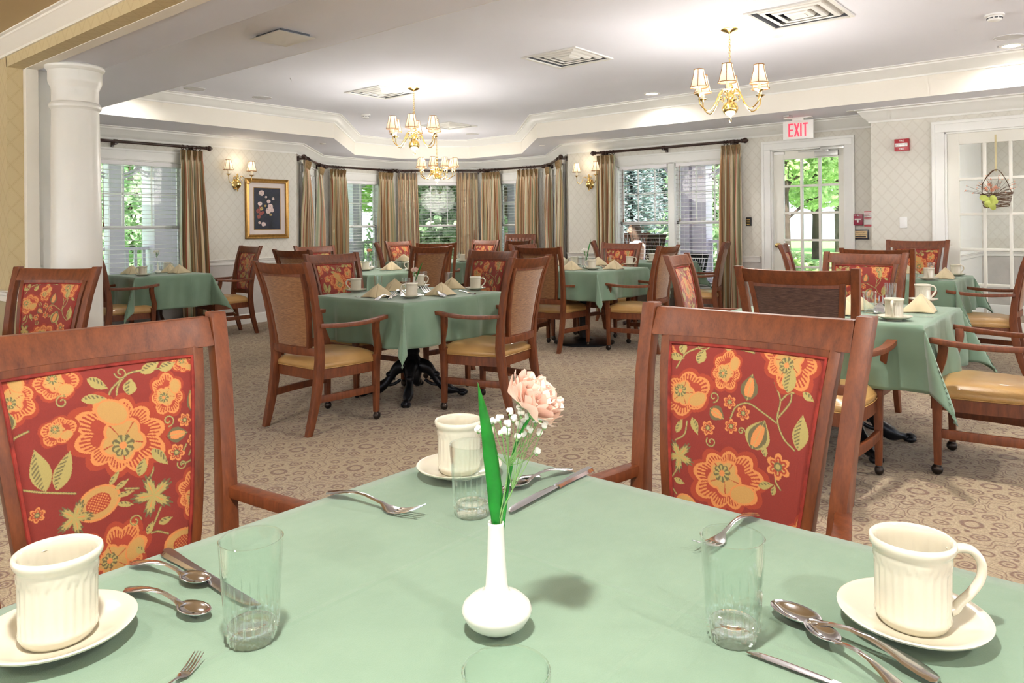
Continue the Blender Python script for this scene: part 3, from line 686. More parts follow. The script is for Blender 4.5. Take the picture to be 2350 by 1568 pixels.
o = thing('ceiling_panel', 'white square domed panel fixture on the lowered ceiling by the beam', 'ceiling panel', (2.63, 4.06, SZ - .0))
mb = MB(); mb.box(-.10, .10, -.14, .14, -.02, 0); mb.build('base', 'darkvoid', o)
mb = MB(); mb.rings([[(sx * a, sy * a * 1.25, z) for sx, sy in ((-1, -1), (1, -1), (1, 1), (-1, 1))] for a, z in ((.125, -.018), (.13, -.024), (.09, -.036), (.03, -.038))]); mb.build('cover', 'white', o, smooth=80)
def disc(mb, r, h, n=28): return mb.lathe([(r * .3, 0), (r, 0), (r, -h * .5), (r * .93, -h), (.001, -h)], n, cap=True)
def can_obj():
    r = thing('recessed_light', None, 'ceiling light')
    mb = MB(); mb.lathe([(.066, -.001), (.092, -.001), (.092, -.006), (.084, -.009), (.068, -.006), (.066, -.001)], 32, cap=False); mb.build('trim_ring', 'white', r)
    mb = MB(); mb.lathe([(.001, -.0035), (.067, -.0035), (.067, -.001), (.001, -.001)], 28); mb.build('lens', 'lens', r)
    return r
cm = Maker(can_obj); LIGHTS = []
cans = [(7.70, .81, TZ, 'lit recessed ceiling light nearest the right edge of the ceiling', 5), (7.62, 4.27, TZ, 'lit recessed ceiling light left of the right chandelier', 7),
        (3.35, 7.80, TZ, 'lit recessed ceiling light over the corner table', 4), (7.3, -1.6, TZ, 'added unseen fill light beyond the right of the picture', 16),  # the last can is out of view, added for overall light
        (.15, .36, SZ, 'recessed ceiling light over the nearest table', 28), (.2, 3.2, SZ, 'added unseen fill light of the near room, left', 22), (-1.6, .9, SZ, 'added unseen fill light behind the camera', 16), (-1.4, 3.0, SZ, 'added unseen fill light behind the camera, left', 22), (.6, -1.4, SZ, 'added unseen fill light of the near room, right', 24),  # off-camera cans added to raise the light, except the one over the nearest table
        (4.2, -1.2, TZ, 'added unseen fill light right of the nearest table', 26), (3.6, 1.0, TZ, 'added unseen fill light between the beam and the near tables', 28), (3.9, 4.9, TZ, 'recessed ceiling light over the middle table', 0)]  # cans with power here are unseen, added as overall fill
def add_light(kind, name, loc, power, color, size=.1, spread=None, aim=None):
    l = bpy.data.lights.new(name, kind); l.energy = power; l.color = color
    if kind == 'AREA': l.shape = 'DISK'; l.size = size; l.spread = spread or PI
    elif kind == 'SPOT': l.shadow_soft_size = size; l.spot_size = spread; l.spot_blend = .6
    else: l.shadow_soft_size = size
    o = bpy.data.objects.new(name, l); COL.objects.link(o); o.location = loc
    if aim: o.rotation_euler = (Vector(aim) - Vector(loc)).to_track_quat('-Z', 'Y').to_euler()
    return o
for x, y, z, l, p in cans:
    if not p: continue
    cm((x, y, z), 0, l, 'recessed ceiling lights')
    add_light('AREA', 'can_lamp', (x, y, z - .012), p * LK, (1, .97, .92), .12, math.radians(150))
def det_obj():
    r = thing('smoke_detector', None, 'smoke detector')
    mb = MB(); mb.lathe([(.001, 0), (.062, 0), (.064, -.012), (.055, -.016)], 28); mb.build('base', 'plastic', r)
    mb = MB(); mb.lathe([(.05, -.015), (.05, -.03), (.042, -.045), (.02, -.052), (.001, -.053)], 28); mb.build('cap', 'plastic', r)
    mb = MB()
    for k in range(10): a = 2 * PI * k / 10; mb.box(-.01, .01, -.002, .002, -.034, -.026); mb.xf(Matrix.Rotation(a, 4, 'Z') @ Matrix.Translation((0, .0495, 0)), len(mb.v) - 8)
    mb.build('vent_slots', 'darkvoid', r); return r
sm = Maker(det_obj); sm((6.47, .78, TZ), 0, 'white smoke detector at the upper right of the ceiling', 'smoke detectors'); sm((6.36, 7.88, TZ), 0, 'white smoke detector left of the middle chandelier', 'smoke detectors')
def spk_obj():
    mb = MB(); mb.lathe([(.11, 0), (.11, -.005), (.095, -.008), (.09, -.004), (.001, -.005)], 32); return tag(mb.build('ceiling_speaker', 'grille'), None, 'speaker')
sp = Maker(spk_obj)
for x, y, z, l in ((7.33, .79, TZ, 'round speaker grille beside the right lit ceiling light'), (3.94, 7.76, TZ, 'round speaker grille at the left end of the raised ceiling'), (4.72, 7.72, TZ, 'round speaker grille between the corner table and the left diffuser'), (8.85, 8.25, TZ, 'round speaker grille over the bay behind the chandeliers')): sp((x, y, z), 0, l, 'round ceiling speakers')
def spr_obj():
    mb = MB(); mb.lathe([(.03, 0), (.042, 0), (.04, -.005), (.001, -.006)], 20); return tag(mb.build('sprinkler_cover', 'plastic'), None, 'sprinkler')
pp = Maker(spr_obj)
for x, y, z, l in ((6.0, 2.21, TZ, 'flat round sprinkler cover right of the right chandelier'), (6.0, 6.0, TZ, 'flat round sprinkler cover right of the middle chandelier'), (6.33, 8.8, SZ, 'flat sprinkler cover on the lowered ceiling at the left of the bay'), (8.75, 6.75, SZ, 'flat sprinkler cover on the lowered ceiling at the right of the bay'), (8.44, 2.33, SZ, 'flat sprinkler cover right of the exit sign')): pp((x, y, z), 0, l, 'flat sprinkler covers')
# exit sign
o = thing('exit_sign', 'white exit sign with red letters hanging from the ceiling over the door', 'exit sign', (8.55, 2.92, SZ))
ex, ez = Vector((.10, -1, 0)).normalized(), Vector((0, 0, 1)); nn = ex.cross(ez)
RM = Matrix((( ex.x, -nn.x, 0, 0), (ex.y, -nn.y, 0, 0), (0, 0, 1, 0), (0, 0, 0, 1)))
mb = MB(); mb.box(-.165, .165, -.025, .025, -.245, -.035); mb.xf(RM); mb.build('housing', 'white', o, bevel=.004)
mb = MB(); mb.box(-.06, .06, -.03, .03, -.036, 0); mb.box(-.15, .15, -.05, .05, -.012, -.0); mb.xf(RM); mb.build('mount', 'white', o, bevel=.003)
mb = MB()
def stroke(x0, z0, x1, z1, w=.017):
    a = Vector((x0, 0, z0)); b = Vector((x1, 0, z1)); d = (b - a).normalized(); n_ = Vector((-d.z, 0, d.x)) * w / 2
    q = [a - n_, b - n_, b + n_, a + n_]; mb.hexa([(p.x, -.0275, p.z) for p in q] + [(p.x, -.0245, p.z) for p in q])
zt, zb = -.065, -.215; h = .0085
x = -.095; stroke(x, zb, x, zt); [stroke(x, z, x + .042, z) for z in (zt - h, zb + h, (zt + zb) / 2)]
x = -.035; stroke(x, zt, x + .045, zb); stroke(x + .045, zt, x, zb)
x = .033; stroke(x, zb, x, zt)
x = .08; stroke(x, zb, x, zt); stroke(x - .027, zt - h, x + .027, zt - h)
mb.xf(RM); mb.build('letters', 'exitred', o, smooth=0, recalc=True)
# sensor on the soffit in front of the sign
tag(MB().box(-.07, .07, -.03, .03, -.02, 0).build('motion_sensor', 'metalgrey', None, (8.32, 2.95, SZ), bevel=.004), 'small grey motion sensor on the ceiling in front of the exit sign', 'sensor')
# wall devices: local frame x along wall to the right, -y into the room, z up
def onwall(name, label, cat, y, z, X=XE, group=None): return thing(name, label, cat, (X, y, z), -PI / 2, group)
def wb(mb, *a): return mb.box(*a)
L = lambda m: (Matrix.Identity(4))
o = onwall('fire_strobe', 'red fire strobe high on the wall between the two doors', 'fire alarm', 1.845, 2.063, XF, 'fire alarm strobes')
MB().box(-.068, .068, -.045, 0, -.062, .062).build('housing', 'red', o, bevel=.004)
MB().box(-.058, .058, -.062, -.045, -.02, .018).build('lens', mat('strobe_lens', g(228, 228, 226), .15, vary=.2, vs=90)[0], o, bevel=.006)
mb = MB(); text_mesh(mb, 'FIRE', (0, -.0462, .042), (1, 0, 0), (0, 0, 1), .026); text_mesh(mb, 'FIRE', (0, -.0462, -.042), (1, 0, 0), (0, 0, 1), .026); mb.build('lettering', 'plastic', o, smooth=0)
o = onwall('fire_alarm_pull', 'dark red fire alarm pull station right of the exit door', 'fire alarm', 2.378, 1.296)
MB().box(-.048, .048, -.04, 0, -.062, .062).build('housing', simple('maroon_enamel', g(150, 38, 66), .35), o, bevel=.004)
mb = MB(); mb.box(-.034, .034, -.05, -.04, -.004, .012); mb.box(-.008, .008, -.05, -.04, -.03, .0); mb.build('handle', 'plastic', o, bevel=.002)
mb = MB(); text_mesh(mb, 'FIRE', (-.03, -.041, .05), (1, 0, 0), (0, 0, 1), .014); text_mesh(mb, 'ALARM', (.029, -.041, .05), (1, 0, 0), (0, 0, 1), .0135); mb.build('lettering', 'plastic', o, smooth=0)
mb = MB(); mb.rings([[(r * math.cos(a * PI / 8), y, .047 + r * math.sin(a * PI / 8)) for a in range(16)] for r, y in ((.009, -.04), (.009, -.044), (.006, -.045))]); mb.build('key_lock', 'steel', o)
o = onwall('notice', 'white notice with red bands beside the fire alarm pull station', 'notice', 2.285, 1.305)
MB().box(-.04, .04, -.002, 0, -.088, .088).build('sheet', 'plastic', o)
mb = MB()
for z0, z1 in ((.072, .086), (.004, .014), (-.086, -.064)): mb.box(-.038, .038, -.003, -.002, z0, z1)
for k in range(10):
    z = .062 - k * .0068 - (.012 if k > 4 else 0); mb.box(-.034, .034 - .012 * (k % 3), -.0028, -.002, z - .001, z + .001)
mb.build('printing', simple('red_print', g(206, 90, 100), .6), o)
o = onwall('wall_plaque', 'black framed brass plaque with two lines of lettering under the fire alarm', 'plaque', 2.357, 1.13)
MB().box(-.083, .083, -.02, 0, -.054, .054).build('frame', simple('navy_black_frame', g(30, 28, 50), .3), o, bevel=.003)
MB().box(-.069, .069, -.023, -.018, -.040, .040).build('plate', simple('engraved_brass', g(206, 178, 134), .35, .3), o)
mb = MB(); text_mesh(mb, 'Alarm Calls', (0, -.0236, .023), (1, 0, 0), (0, 0, 1), .022, .001); text_mesh(mb, 'Fire Department', (0, -.0236, -.002), (1, 0, 0), (0, 0, 1), .0185, .001); mb.box(-.056, .056, -.0242, -.023, -.032, -.018); mb.build('lettering', 'black', o, smooth=0)
o = onwall('light_switch', 'white rocker light switch between the fire strobe and the glazed door', 'light switch', 1.843, 1.26, XF)
MB().box(-.036, .036, -.006, 0, -.058, .058).build('plate', 'plastic', o, bevel=.002); MB().box(-.0165, .0165, -.011, -.006, -.033, .033).build('rocker', 'plastic', o, bevel=.002)
o = onwall('door_keypad', 'small black keypad with lit buttons left of the exit door', 'keypad', 3.65, 1.29)
MB().box(-.033, .033, -.02, 0, -.053, .053).build('housing', 'black', o, bevel=.004)
mb = MB()
for i in range(3):
    for j in range(4): mb.box(-.0205 + i * .016, -.0115 + i * .016, -.024, -.02, -.038 + j * .019, -.029 + j * .019)
mb.build('buttons', simple('amber_key_buttons', g(236, 200, 110), .4), o)
# ------------------------------------------------------------------ floral weave (painted into the cushion's colour attribute)
RED, REDL, PEACH, MUST, OLIVE, LEAFY, RUST = g(132, 42, 32), g(160, 60, 38), g(206, 132, 74), g(186, 144, 82), g(104, 94, 62), g(168, 152, 90), g(158, 58, 34)
class Weave:
    def __init__(s, X, Y): s.X = X; s.Y = Y; s.C = np.zeros(X.shape + (3,)); s.C[:] = RED
    def put(s, m, c): s.C[m] = c
    def loc(s, cx, cy, rot=0.0):
        dx = s.X - cx; dy = s.Y - cy; c, n = math.cos(rot), math.sin(rot); return dx * c + dy * n, -dx * n + dy * c
    def flower(s, cx, cy, r, n=7, rot=0.0, k=0):
        x, y = s.loc(cx, cy, rot); R = np.hypot(x, y); A = np.arctan2(y, x); W = np.maximum(R, 1e-6)
        sc = np.abs(np.cos(n * A / 2)); sq = 1 + .16 * np.cos(2 * A + k)
        s.put(R < r * 1.16 * (.82 + .18 * sc) * sq, RUST)
        e = r * (.80 + .20 * sc) * sq
        s.put(R < e, PEACH); s.put((R < e * .9) & (R > e * .60) & (np.sin(A * n * 6) > .1), REDL)
        e2 = e * .66; s.put(R < e2, REDL)
        x2 = x + .1 * r; y2 = y - .08 * r; R2 = np.hypot(x2, y2); A2 = np.arctan2(y2, x2)
        e3 = r * .56 * (.78 + .22 * np.abs(np.cos(2.5 * A2 + 1))); s.put(R2 < e3, PEACH); s.put(R2 < e3 * .86, MUST)
        s.put((R2 < e3 * .86) & (np.abs(np.sin(A2 * 2.5 + 1)) < .09), REDL)
        # a big folded petal to one side
        px, py = x - .42 * r, y + .42 * r; s.put((px / (.42 * r)) ** 2 + (py / (.3 * r)) ** 2 < 1, PEACH); s.put((px / (.37 * r)) ** 2 + (py / (.25 * r)) ** 2 < 1, MUST)
        x4 = x + .16 * r; y4 = y - .2 * r; R4 = np.hypot(x4, y4); A4 = np.arctan2(y4, x4)
        s.put(R4 < r * .27 * (.8 + .2 * np.abs(np.cos(A4 * 4))), OLIVE); s.put((R4 < r * .23) & (np.sin(A4 * 9) > 0), LEAFY); s.put(R4 < r * .09, PEACH)
    def daisy(s, cx, cy, r, n=6, rot=0.0):
        x, y = s.loc(cx, cy, rot); R = np.hypot(x, y); A = np.arctan2(y, x); e = r * (.62 + .38 * np.abs(np.cos(n * A / 2)))
        s.put(R < e, PEACH); s.put((R < e * .74) & (R > r * .3), REDL); s.put((R < e * .6) & (np.abs(np.sin(n * A / 2)) < .35) & (R > .2 * r), MUST); s.put(R < r * .34, OLIVE); s.put(R < r * .2, LEAFY)
    def leaf(s, cx, cy, L, w, ang, k=0):
        x, y = s.loc(cx, cy, ang); u = x / L + .5; ok = (u > 0) & (u < 1); h = w * np.sin(np.clip(u, 0, 1) ** .8 * PI) ; 
        s.put(ok & (np.abs(y) < h), LEAFY if k != 1 else OLIVE)
        if k == 0: s.put(ok & (np.abs(y) < h * .8) & (np.sin((x + np.abs(y) * .8) * 900 * .9) > .1) & (y > 0), OLIVE)
        elif k == 1: s.put(ok & (np.abs(y) < h * .55) & (u > .15) & (u < .85), PEACH)
        else: s.put(ok & (np.abs(y) < h * .75), OLIVE); s.put(ok & (np.abs(y) < h * .42) & (u > .1) & (u < .8), PEACH)
        s.put(ok & (np.abs(y) < .0008), LEAFY)
    def maple(s, cx, cy, r, rot=0.0):
        x, y = s.loc(cx, cy, rot); R = np.hypot(x, y); A = np.arctan2(y, x)
        e = r * (.35 + .65 * np.abs(np.cos(2.5 * A)) ** 1.3) * (.9 + .1 * np.sin(A * 31))
        s.put(R < e, OLIVE); s.put(R < e * .8, LEAFY); s.put((R < e * .6) & (np.abs(np.sin(2.5 * A)) < .16), PEACH)
    def stem(s, pts, w=.0022):
        P = [Vector((p[0], p[1], 0)) for p in pts]; C = bez(P, 8) if len(P) > 2 else P
        D = np.full(s.X.shape, 9.0)
        for a, b in zip(C, C[1:]):
            dx, dy = b.x - a.x, b.y - a.y; q = dx * dx + dy * dy + 1e-12; t_ = np.clip(((s.X - a.x) * dx + (s.Y - a.y) * dy) / q, 0, 1)
            D = np.minimum(D, np.hypot(s.X - a.x - t_ * dx, s.Y - a.y - t_ * dy))
        s.put(D < w, OLIVE); s.put(D < w * .55, LEAFY)
    def curl(s, cx, cy, r, a0, turns=1.2, sgn=1):
        s.stem([(cx + r * (1 - .75 * i / 14) * math.cos(a0 + sgn * turns * 2 * PI * i / 14), cy + r * (1 - .75 * i / 14) * math.sin(a0 + sgn * turns * 2 * PI * i / 14)) for i in range(15)], .0017)
    def pome(s, cx, cy, r, ang):
        x, y = s.loc(cx, cy, ang); m_ = (x / r) ** 2 + (y / (r * .75)) ** 2
        s.put(m_ < 1.15, PEACH); s.put(m_ < .9, MUST); s.put((m_ < .35), RUST); s.put((m_ < .3) & (np.sin(x * 900) * np.sin(y * 900) > .2), PEACH)
        for k in (-.6, -.2, .2, .6): s.leaf(cx + math.cos(ang + k) * r * 1.3, cy + math.sin(ang + k) * r * 1.3, r * .8, r * .14, ang + k)
def design(kind, W):
    if kind == 1:      # zoomed-photo coordinates of the cloth on the right-hand near chair
        q = lambda x, y: ((x - 850) / 2725, -(y - 262 - (x - 325) * .07) / 2725); k = 1 / 2725
        for p in ([(410, 430), (460, 340), (560, 300), (700, 290), (900, 330)], [(800, 720), (830, 650), (905, 625), (1000, 670), (1090, 720)], [(1060, 490), (1105, 590), (1095, 700), (1140, 800), (1210, 860)], [(1100, 690), (1165, 600), (1170, 530)], [(350, 1170), (420, 1130), (470, 1060), (480, 980)], [(840, 1220), (865, 1290), (860, 1380)], [(360, 1160), (430, 1170), (480, 1210)], [(1110, 590), (1160, 545), (1240, 545)], [(450, 880), (510, 840), (520, 760)], [(1110, 1010), (1110, 1050), (1140, 1090)]): W.stem([q(*a) for a in p])
        F = lambda x, y, r, **kk: W.flower(*q(x, y), r * k, **kk); Lf = lambda x, y, L_, w, a, kk=0: W.leaf(*q(x, y), L_ * k, w * k, a, kk)
        F(490, 590, 150, n=6, rot=.5); F(1130, 350, 175, n=8, rot=2.2); F(810, 1085, 200, n=9, rot=.2); F(745, 440, 105, n=7, rot=1.6); F(330, 330, 50); F(1290, 1330, 110, rot=1); F(1120, 1500, 120, n=8)
        for x, y, r in ((785, 625, 42), (878, 685, 45), (660, 790, 46), (808, 768, 44), (1120, 965, 76)): W.daisy(*q(x, y), r * k, rot=x)
        Lf(905, 530, 160, 56, 1.45, 1); Lf(710, 700, 110, 46, -.5, 1); Lf(985, 800, 190, 80, 1.2, 2); Lf(1240, 760, 200, 46, 1.5); Lf(428, 300, 95, 26, 1.9); Lf(400, 362, 110, 24, -.1); Lf(565, 355, 95, 34, 1.3); Lf(1150, 470, 150, 42, 1.5); Lf(740, 295, 90, 24, .2); Lf(850, 300, 100, 24, -.2)
        Lf(470, 790, 100, 22, 1.2); Lf(575, 785, 110, 24, -1.1); Lf(495, 1130, 80, 18, -.2); Lf(1050, 1080, 100, 22, .3); Lf(1100, 1100, 60, 16, 1.4); Lf(950, 1330, 210, 40, .4); Lf(365, 1190, 90, 20, 1.8); Lf(1030, 885, 70, 18, 1.9); Lf(1270, 560, 80, 22, -.6)
        W.maple(*q(485, 975), 108 * k, .9); W.pome(*q(560, 1290), 90 * k, -.9); W.curl(*q(680, 600), 34 * k, -1.5, 1.1); W.curl(*q(690, 870), 34 * k, 2.6); W.curl(*q(875, 790), 22 * k, 0); W.curl(*q(390, 1040), 30 * k, 0); W.curl(*q(570, 275), 50 * k, 3.4)
        F(640, 1560, 120); Lf(480, 1450, 120, 30, .7); Lf(820, 1560, 120, 30, -.7)
    else:
        q = lambda x, y: ((x - 590) / 2700, -(y - 400 + (x - 20) * .1415) / 2700); k = 1 / 2700
        for p in ([(645, 530), (660, 440), (720, 370), (810, 345), (900, 335)], [(580, 560), (620, 460), (680, 400)], [(900, 335), (930, 370)], [(120, 760), (130, 690), (200, 650)], [(160, 940), (250, 960), (400, 985)], [(800, 850), (800, 910), (760, 965)], [(650, 990), (720, 995)], [(660, 1320), (760, 1240), (830, 1110)], [(740, 1255), (800, 1240), (860, 1260)], [(1040, 680), (1045, 760), (1010, 830)], [(1000, 770), (980, 800)], [(1050, 800), (1020, 860), (960, 880)]): W.stem([q(*a) for a in p])
        F = lambda x, y, r, **kk: W.flower(*q(x, y), r * k, **kk); Lf = lambda x, y, L_, w, a, kk=0: W.leaf(*q(x, y), L_ * k, w * k, a, kk)
        F(650, 700, 225, n=10, rot=2.6); F(920, 480, 105, n=7, rot=1.5); F(355, 410, 100, n=6); F(140, 480, 115, n=7, rot=2); F(340, 660, 80, n=5, rot=.2); F(1040, 1060, 125, n=8, rot=1.8); F(590, 1350, 160, n=9, rot=1); F(420, 1290, 90, n=7); F(1040, 300, 60)
        for x, y, r in ((1003, 630, 40), (938, 812, 50), (1042, 748, 36), (215, 1070, 40)): W.daisy(*q(x, y), r * k, rot=x)
        Lf(560, 420, 120, 28, -.6); Lf(530, 500, 130, 26, -.1); Lf(725, 435, 90, 36, 1.3); Lf(240, 850, 220, 50, 1.75); Lf(350, 860, 200, 44, 1.15); Lf(955, 710, 120, 44, 0, 1); Lf(850, 330, 120, 28, .4); Lf(945, 320, 100, 26, .3); Lf(845, 830, 130, 30, -.9); Lf(745, 880, 100, 28, 1.2); Lf(1055, 520, 130, 30, 1.6, 1); Lf(850, 1185, 80, 20, .2); Lf(765, 1215, 70, 18, 1.1); Lf(710, 1330, 60, 20, -.8); Lf(110, 600, 110, 40, 1.5, 2)
        W.pome(*q(510, 1050), 110 * k, .3); W.pome(*q(950, 1330), 110 * k, -.2); W.maple(*q(795, 1040), 125 * k, .6); W.maple(*q(390, 1110), 100 * k, 2.4); W.curl(*q(910, 630), 34 * k, -1.6); W.curl(*q(965, 880), 30 * k, 2.6); W.curl(*q(690, 1170), 34 * k, 0); W.curl(*q(690, 360), 34 * k, 3.2); W.curl(*q(370, 510), 34 * k, 1)
# ------------------------------------------------------------------ dining armchair (x across, y forwards, origin on the floor under the rear posts)
post_x = lambda z: interp(z, [(0, .196), (.2, .199), (.42, .2), (.66, .212), (1.06, .24)])
post_y = lambda z: interp(z, [(0, -.085), (.08, -.062), (.2, -.032), (.34, -.008), (.45, 0), (.58, -.008), (.75, -.035), (.9, -.07), (1.06, -.125)])
pan_h = lambda z: interp(z, [(.50, .138), (.66, .158), (.99, .192)])
BOW = lambda x, k=.036: -k * (1 - (x / .24) ** 2)
def cushion_mesh(kind, nu, nv):
    z0, z1 = .528, .966
    mb = MB()
    def P(a, b):
        z = z0 + (z1 - z0) * b; s_ = (a * 2 - 1); x = s_ * pan_h(z); puff = .013 * (1 - s_ ** 6) * (1 - (2 * b - 1) ** 8)
        return (x, post_y(z) + BOW(x) + .010 + puff, z)
    mb.grid(P, nu, nv); nfront = (nu + 1) * (nv + 1)
    # back edge skirt
    me = mb.mesh('backrest_cushion', 'floral', smooth=80, recalc=False)
    co = np.empty(len(me.vertices) * 3); me.vertices.foreach_get('co', co); co = co.reshape(-1, 3)
    W = Weave(-co[:, 0], co[:, 2] - z1); design(kind, W)
    ca = me.color_attributes.new('weave', 'FLOAT_COLOR', 'POINT'); ca.data.foreach_set('color', np.concatenate([W.C, np.ones((len(co), 1))], 1).astype(np.float32).ravel())
    return me
def make_chair(kind, back='chenille', nu=110, nv=140):
    r = thing('dining_armchair', None, 'chair')
    zs = [0, .05, .12, .2, .3, .4, .45, .52, .6, .7, .8, .9, .98, 1.056]
    for s in (-1, 1):
        mb = MB(); mb.axis_sweep([(s * (post_x(z) + .018), post_y(z) - .004, z) for z in zs], 'z', lambda t_: .036 if t_ > .3 else .034, lambda t_: .038 + .022 * math.sin(min(1, t_ * 1.3) * PI) * (1 - .35 * t_))
        mb.build('rear_leg', 'wood', r, bevel=.004)
    X = lambda n, w: [-w + 2 * w * i / n for i in range(n + 1)]
    mb = MB(); w = .226
    rs = []
    for x in X(14, .236):
        y = post_y(1.01) + BOW(x, .04); hb = .975 + .006 * (x / .236) ** 2; ht = 1.047 - .006 * (1 - (x / .236) ** 2)
        yt = -.028
        rs.append([(x, y - .014 + .012, hb), (x, y + .014 + .012, hb), (x, y + .012 + yt * .6, ht), (x, y - .016 + yt * .6, ht)])
    mb.rings(rs); mb.build('top_rail', 'wood', r, bevel=.004)
    mb = MB(); mb.rings([[(x, post_y(.5) + BOW(x, .045) - .013, .475), (x, post_y(.5) + BOW(x, .045) + .013, .475), (x, post_y(.52) + BOW(x, .045) + .013, .522), (x, post_y(.52) + BOW(x, .045) - .013, .522)] for x in X(12, .205)]); mb.build('lower_rail', 'wood', r, bevel=.003)
    for s in (-1, 1):
        mb = MB(); mb.axis_sweep([(s * (pan_h(z) + .011), post_y(z) + BOW(pan_h(z)) , z) for z in (.515, .6, .7, .8, .9, .985)], 'z', .024, .03); mb.build('stile', 'wood', r, bevel=.003)
    for nm, z in (('panel_rail', .521), ('panel_rail', .972)):
        mb = MB(); mb.rings([[(x, post_y(z) + BOW(x) - .014, z - .009), (x, post_y(z) + BOW(x) + .014, z - .009), (x, post_y(z) + BOW(x) + .014, z + .009), (x, post_y(z) + BOW(x) - .014, z + .009)] for x in X(10, pan_h(z))]); mb.build(nm, 'wood', r)
    key = 'cm%d_%d' % (kind, nu)
    if key not in M: M[key] = cushion_mesh(kind, nu, nv)
    link('backrest', M[key], r)
    mb = MB(); mb.grid(lambda a, b: ((a * 2 - 1) * (pan_h(.53 + .435 * b) - .001), post_y(.53 + .435 * b) + BOW((a * 2 - 1) * pan_h(.53 + .435 * b)) - .012 - .008 * (1 - (a * 2 - 1) ** 6) * (1 - (2 * b - 1) ** 8), .53 + .435 * b), 16, 18)
    mb.build('back_upholstery', back, r, smooth=80)
    zz = [.531 + .432 * i / 10 for i in range(11)]
    edge = [(-pan_h(z) + .004, post_y(z) + BOW(pan_h(z)) + .014, z) for z in zz] + [(x, post_y(.963) + BOW(x) + .014, .963) for x in X(8, .184)[1:-1]] + [(pan_h(z) - .004, post_y(z) + BOW(pan_h(z)) + .014, z) for z in zz[::-1]] + [(x, post_y(.531) + BOW(x) + .014, .531) for x in X(8, .13)[::-1][1:-1]]
    mb = MB(); mb.tube(edge, .0042, 6, loop=True); mb.build('piping', 'piping', r)
    # seat
    def outline(s_, t_, grow=0.0):
        q = .42; u = s_ * math.sqrt(1 - .5 * q * t_ * t_ * (1 if t_ > 0 else .35)); v = t_ * math.sqrt(1 - .5 * q * s_ * s_ * (.55 if t_ > 0 else .2))
        tt = (v + 1) / 2; hw = .196 + (.262 - .196) * tt ** .8 + grow; return (u * hw, -.005 + tt * .475 + grow * v)
    def seatP(a, b):
        s_, t_ = a * 2 - 1, b * 2 - 1; x, y = outline(s_, t_); d = (1 - abs(s_) ** 4) * (1 - abs(t_) ** 4); e = max(abs(s_), abs(t_))
        return (x, y, .422 + .050 * d ** .5)
    mb = MB(); N = 24; mb.grid(seatP, N, N)
    ring = [(i / N, 0) for i in range(N)] + [(1, i / N) for i in range(N)] + [(1 - i / N, 1) for i in range(N)] + [(0, 1 - i / N) for i in range(N)]
    def rg(z, gr): return [(*outline(a * 2 - 1, b * 2 - 1, gr), z) for a, b in ring]
    mb.rings([rg(.422, 0), rg(.412, .006), rg(.398, .007), rg(.387, .002), rg(.383, -.02)], cap=True)
    mb.build('seat', 'vinyl', r, smooth=60)
    mb = MB(); mb.tube([Vector(p) for p in rg(.389, .006)], .003, 5, loop=True); mb.build('seat_welt', 'vinyl', r)
    mb = MB(); mb.rings([rg(.322, -.03), rg(.322, .002), rg(.384, .002), rg(.384, -.03)], cap=False, loop=True); mb.build('seat_frame', 'wood', r, smooth=50)
    for s in (-1, 1):
        mb = MB(); mb.axis_sweep([(s * .246, .428, z) for z in (.052, .2, .33, .40, .43)], 'z', lambda t_: .030 + .012 * min(1, t_ * 1.4), lambda t_: .032 + .014 * min(1, t_ * 1.4)); fl = mb.build('front_leg', 'wood', r, bevel=.003)
        mb = MB(); mb.ball((s * .246, .432, .027), .027, 14, 10, (.8, 1, 1)); mb.lathe([(.013, .05), (.015, .045), (.015, .052), (.006, .06)], 12, (s * .246, .428, 0)); mb.build('caster', 'bronze', fl, smooth=60)
        # arm support: knee forward, then back
        pth = [(s * (.246 + .008 * i), y, z) for i, (y, z) in enumerate([(.428, .385), (.436, .43), (.434, .48), (.418, .53), (.402, .58), (.394, .63), (.396, .668)])]
        mb = MB(); mb.axis_sweep(pth, 'z', .032, lambda t_: .046 - .006 * t_); mb.build('arm_support', 'wood', r, bevel=.004)
        ap = [(s * (post_x(.66) + .02 + .075 * math.sin(min(1, t_ * 1.15) * PI * .5) + .006), post_y(.66) + .0 + t_ * .478, .662 + .016 * (t_ ** 2) - .012 * math.sin(t_ * PI)) for t_ in [i / 10 for i in range(11)]]
        mb = MB(); mb.axis_sweep(ap, 'y', lambda t_: .034 + .014 * t_, .026); mb.build('arm', 'wood', r, bevel=.005)
        sp_ = [(s * (.204 + (.246 - .204) * t_ + .012 * math.sin(t_ * PI)), -.03 + t_ * .455, .208) for t_ in [i / 8 for i in range(9)]]
        mb = MB(); mb.axis_sweep(sp_, 'y', .022, .044); mb.build('stretcher', 'wood', r, bevel=.003)
    return r
cA = Maker(lambda: make_chair(2, nu=260, nv=300)); cB = Maker(lambda: make_chair(1, nu=260, nv=300)); c1 = Maker(lambda: make_chair(1)); c2 = Maker(lambda: make_chair(2)); cM = Maker(lambda: make_chair(1, 'mesh'))
CG = 'wooden dining armchairs with floral backs and gold seats'
def chair(mk, x, y, head, label, sc=None):     # x,y of the top of the back; head = heading the sitter faces
    h = math.radians(head); k = .12 * (sc or 1)
    return mk((x + k * math.cos(h), y + k * math.sin(h), 0), h - PI / 2, label, CG, sc)
chair(cA, .642, 1.69, -93, 'armchair with the large floral back at the near left, by the closest table')
chair(cB, 1.67, .69, 179, 'armchair with the large floral back facing the closest table, right of centre')
chair(c1, 2.58, 4.03, 3, 'tan-backed armchair seen from behind at the left of the middle table')
chair(c2, 3.93, 3.14, 100, 'tan-backed armchair seen from behind at the right front of the middle table')
chair(c2, 3.66, 4.98, -86, 'floral-backed armchair behind the left corner of the middle table')
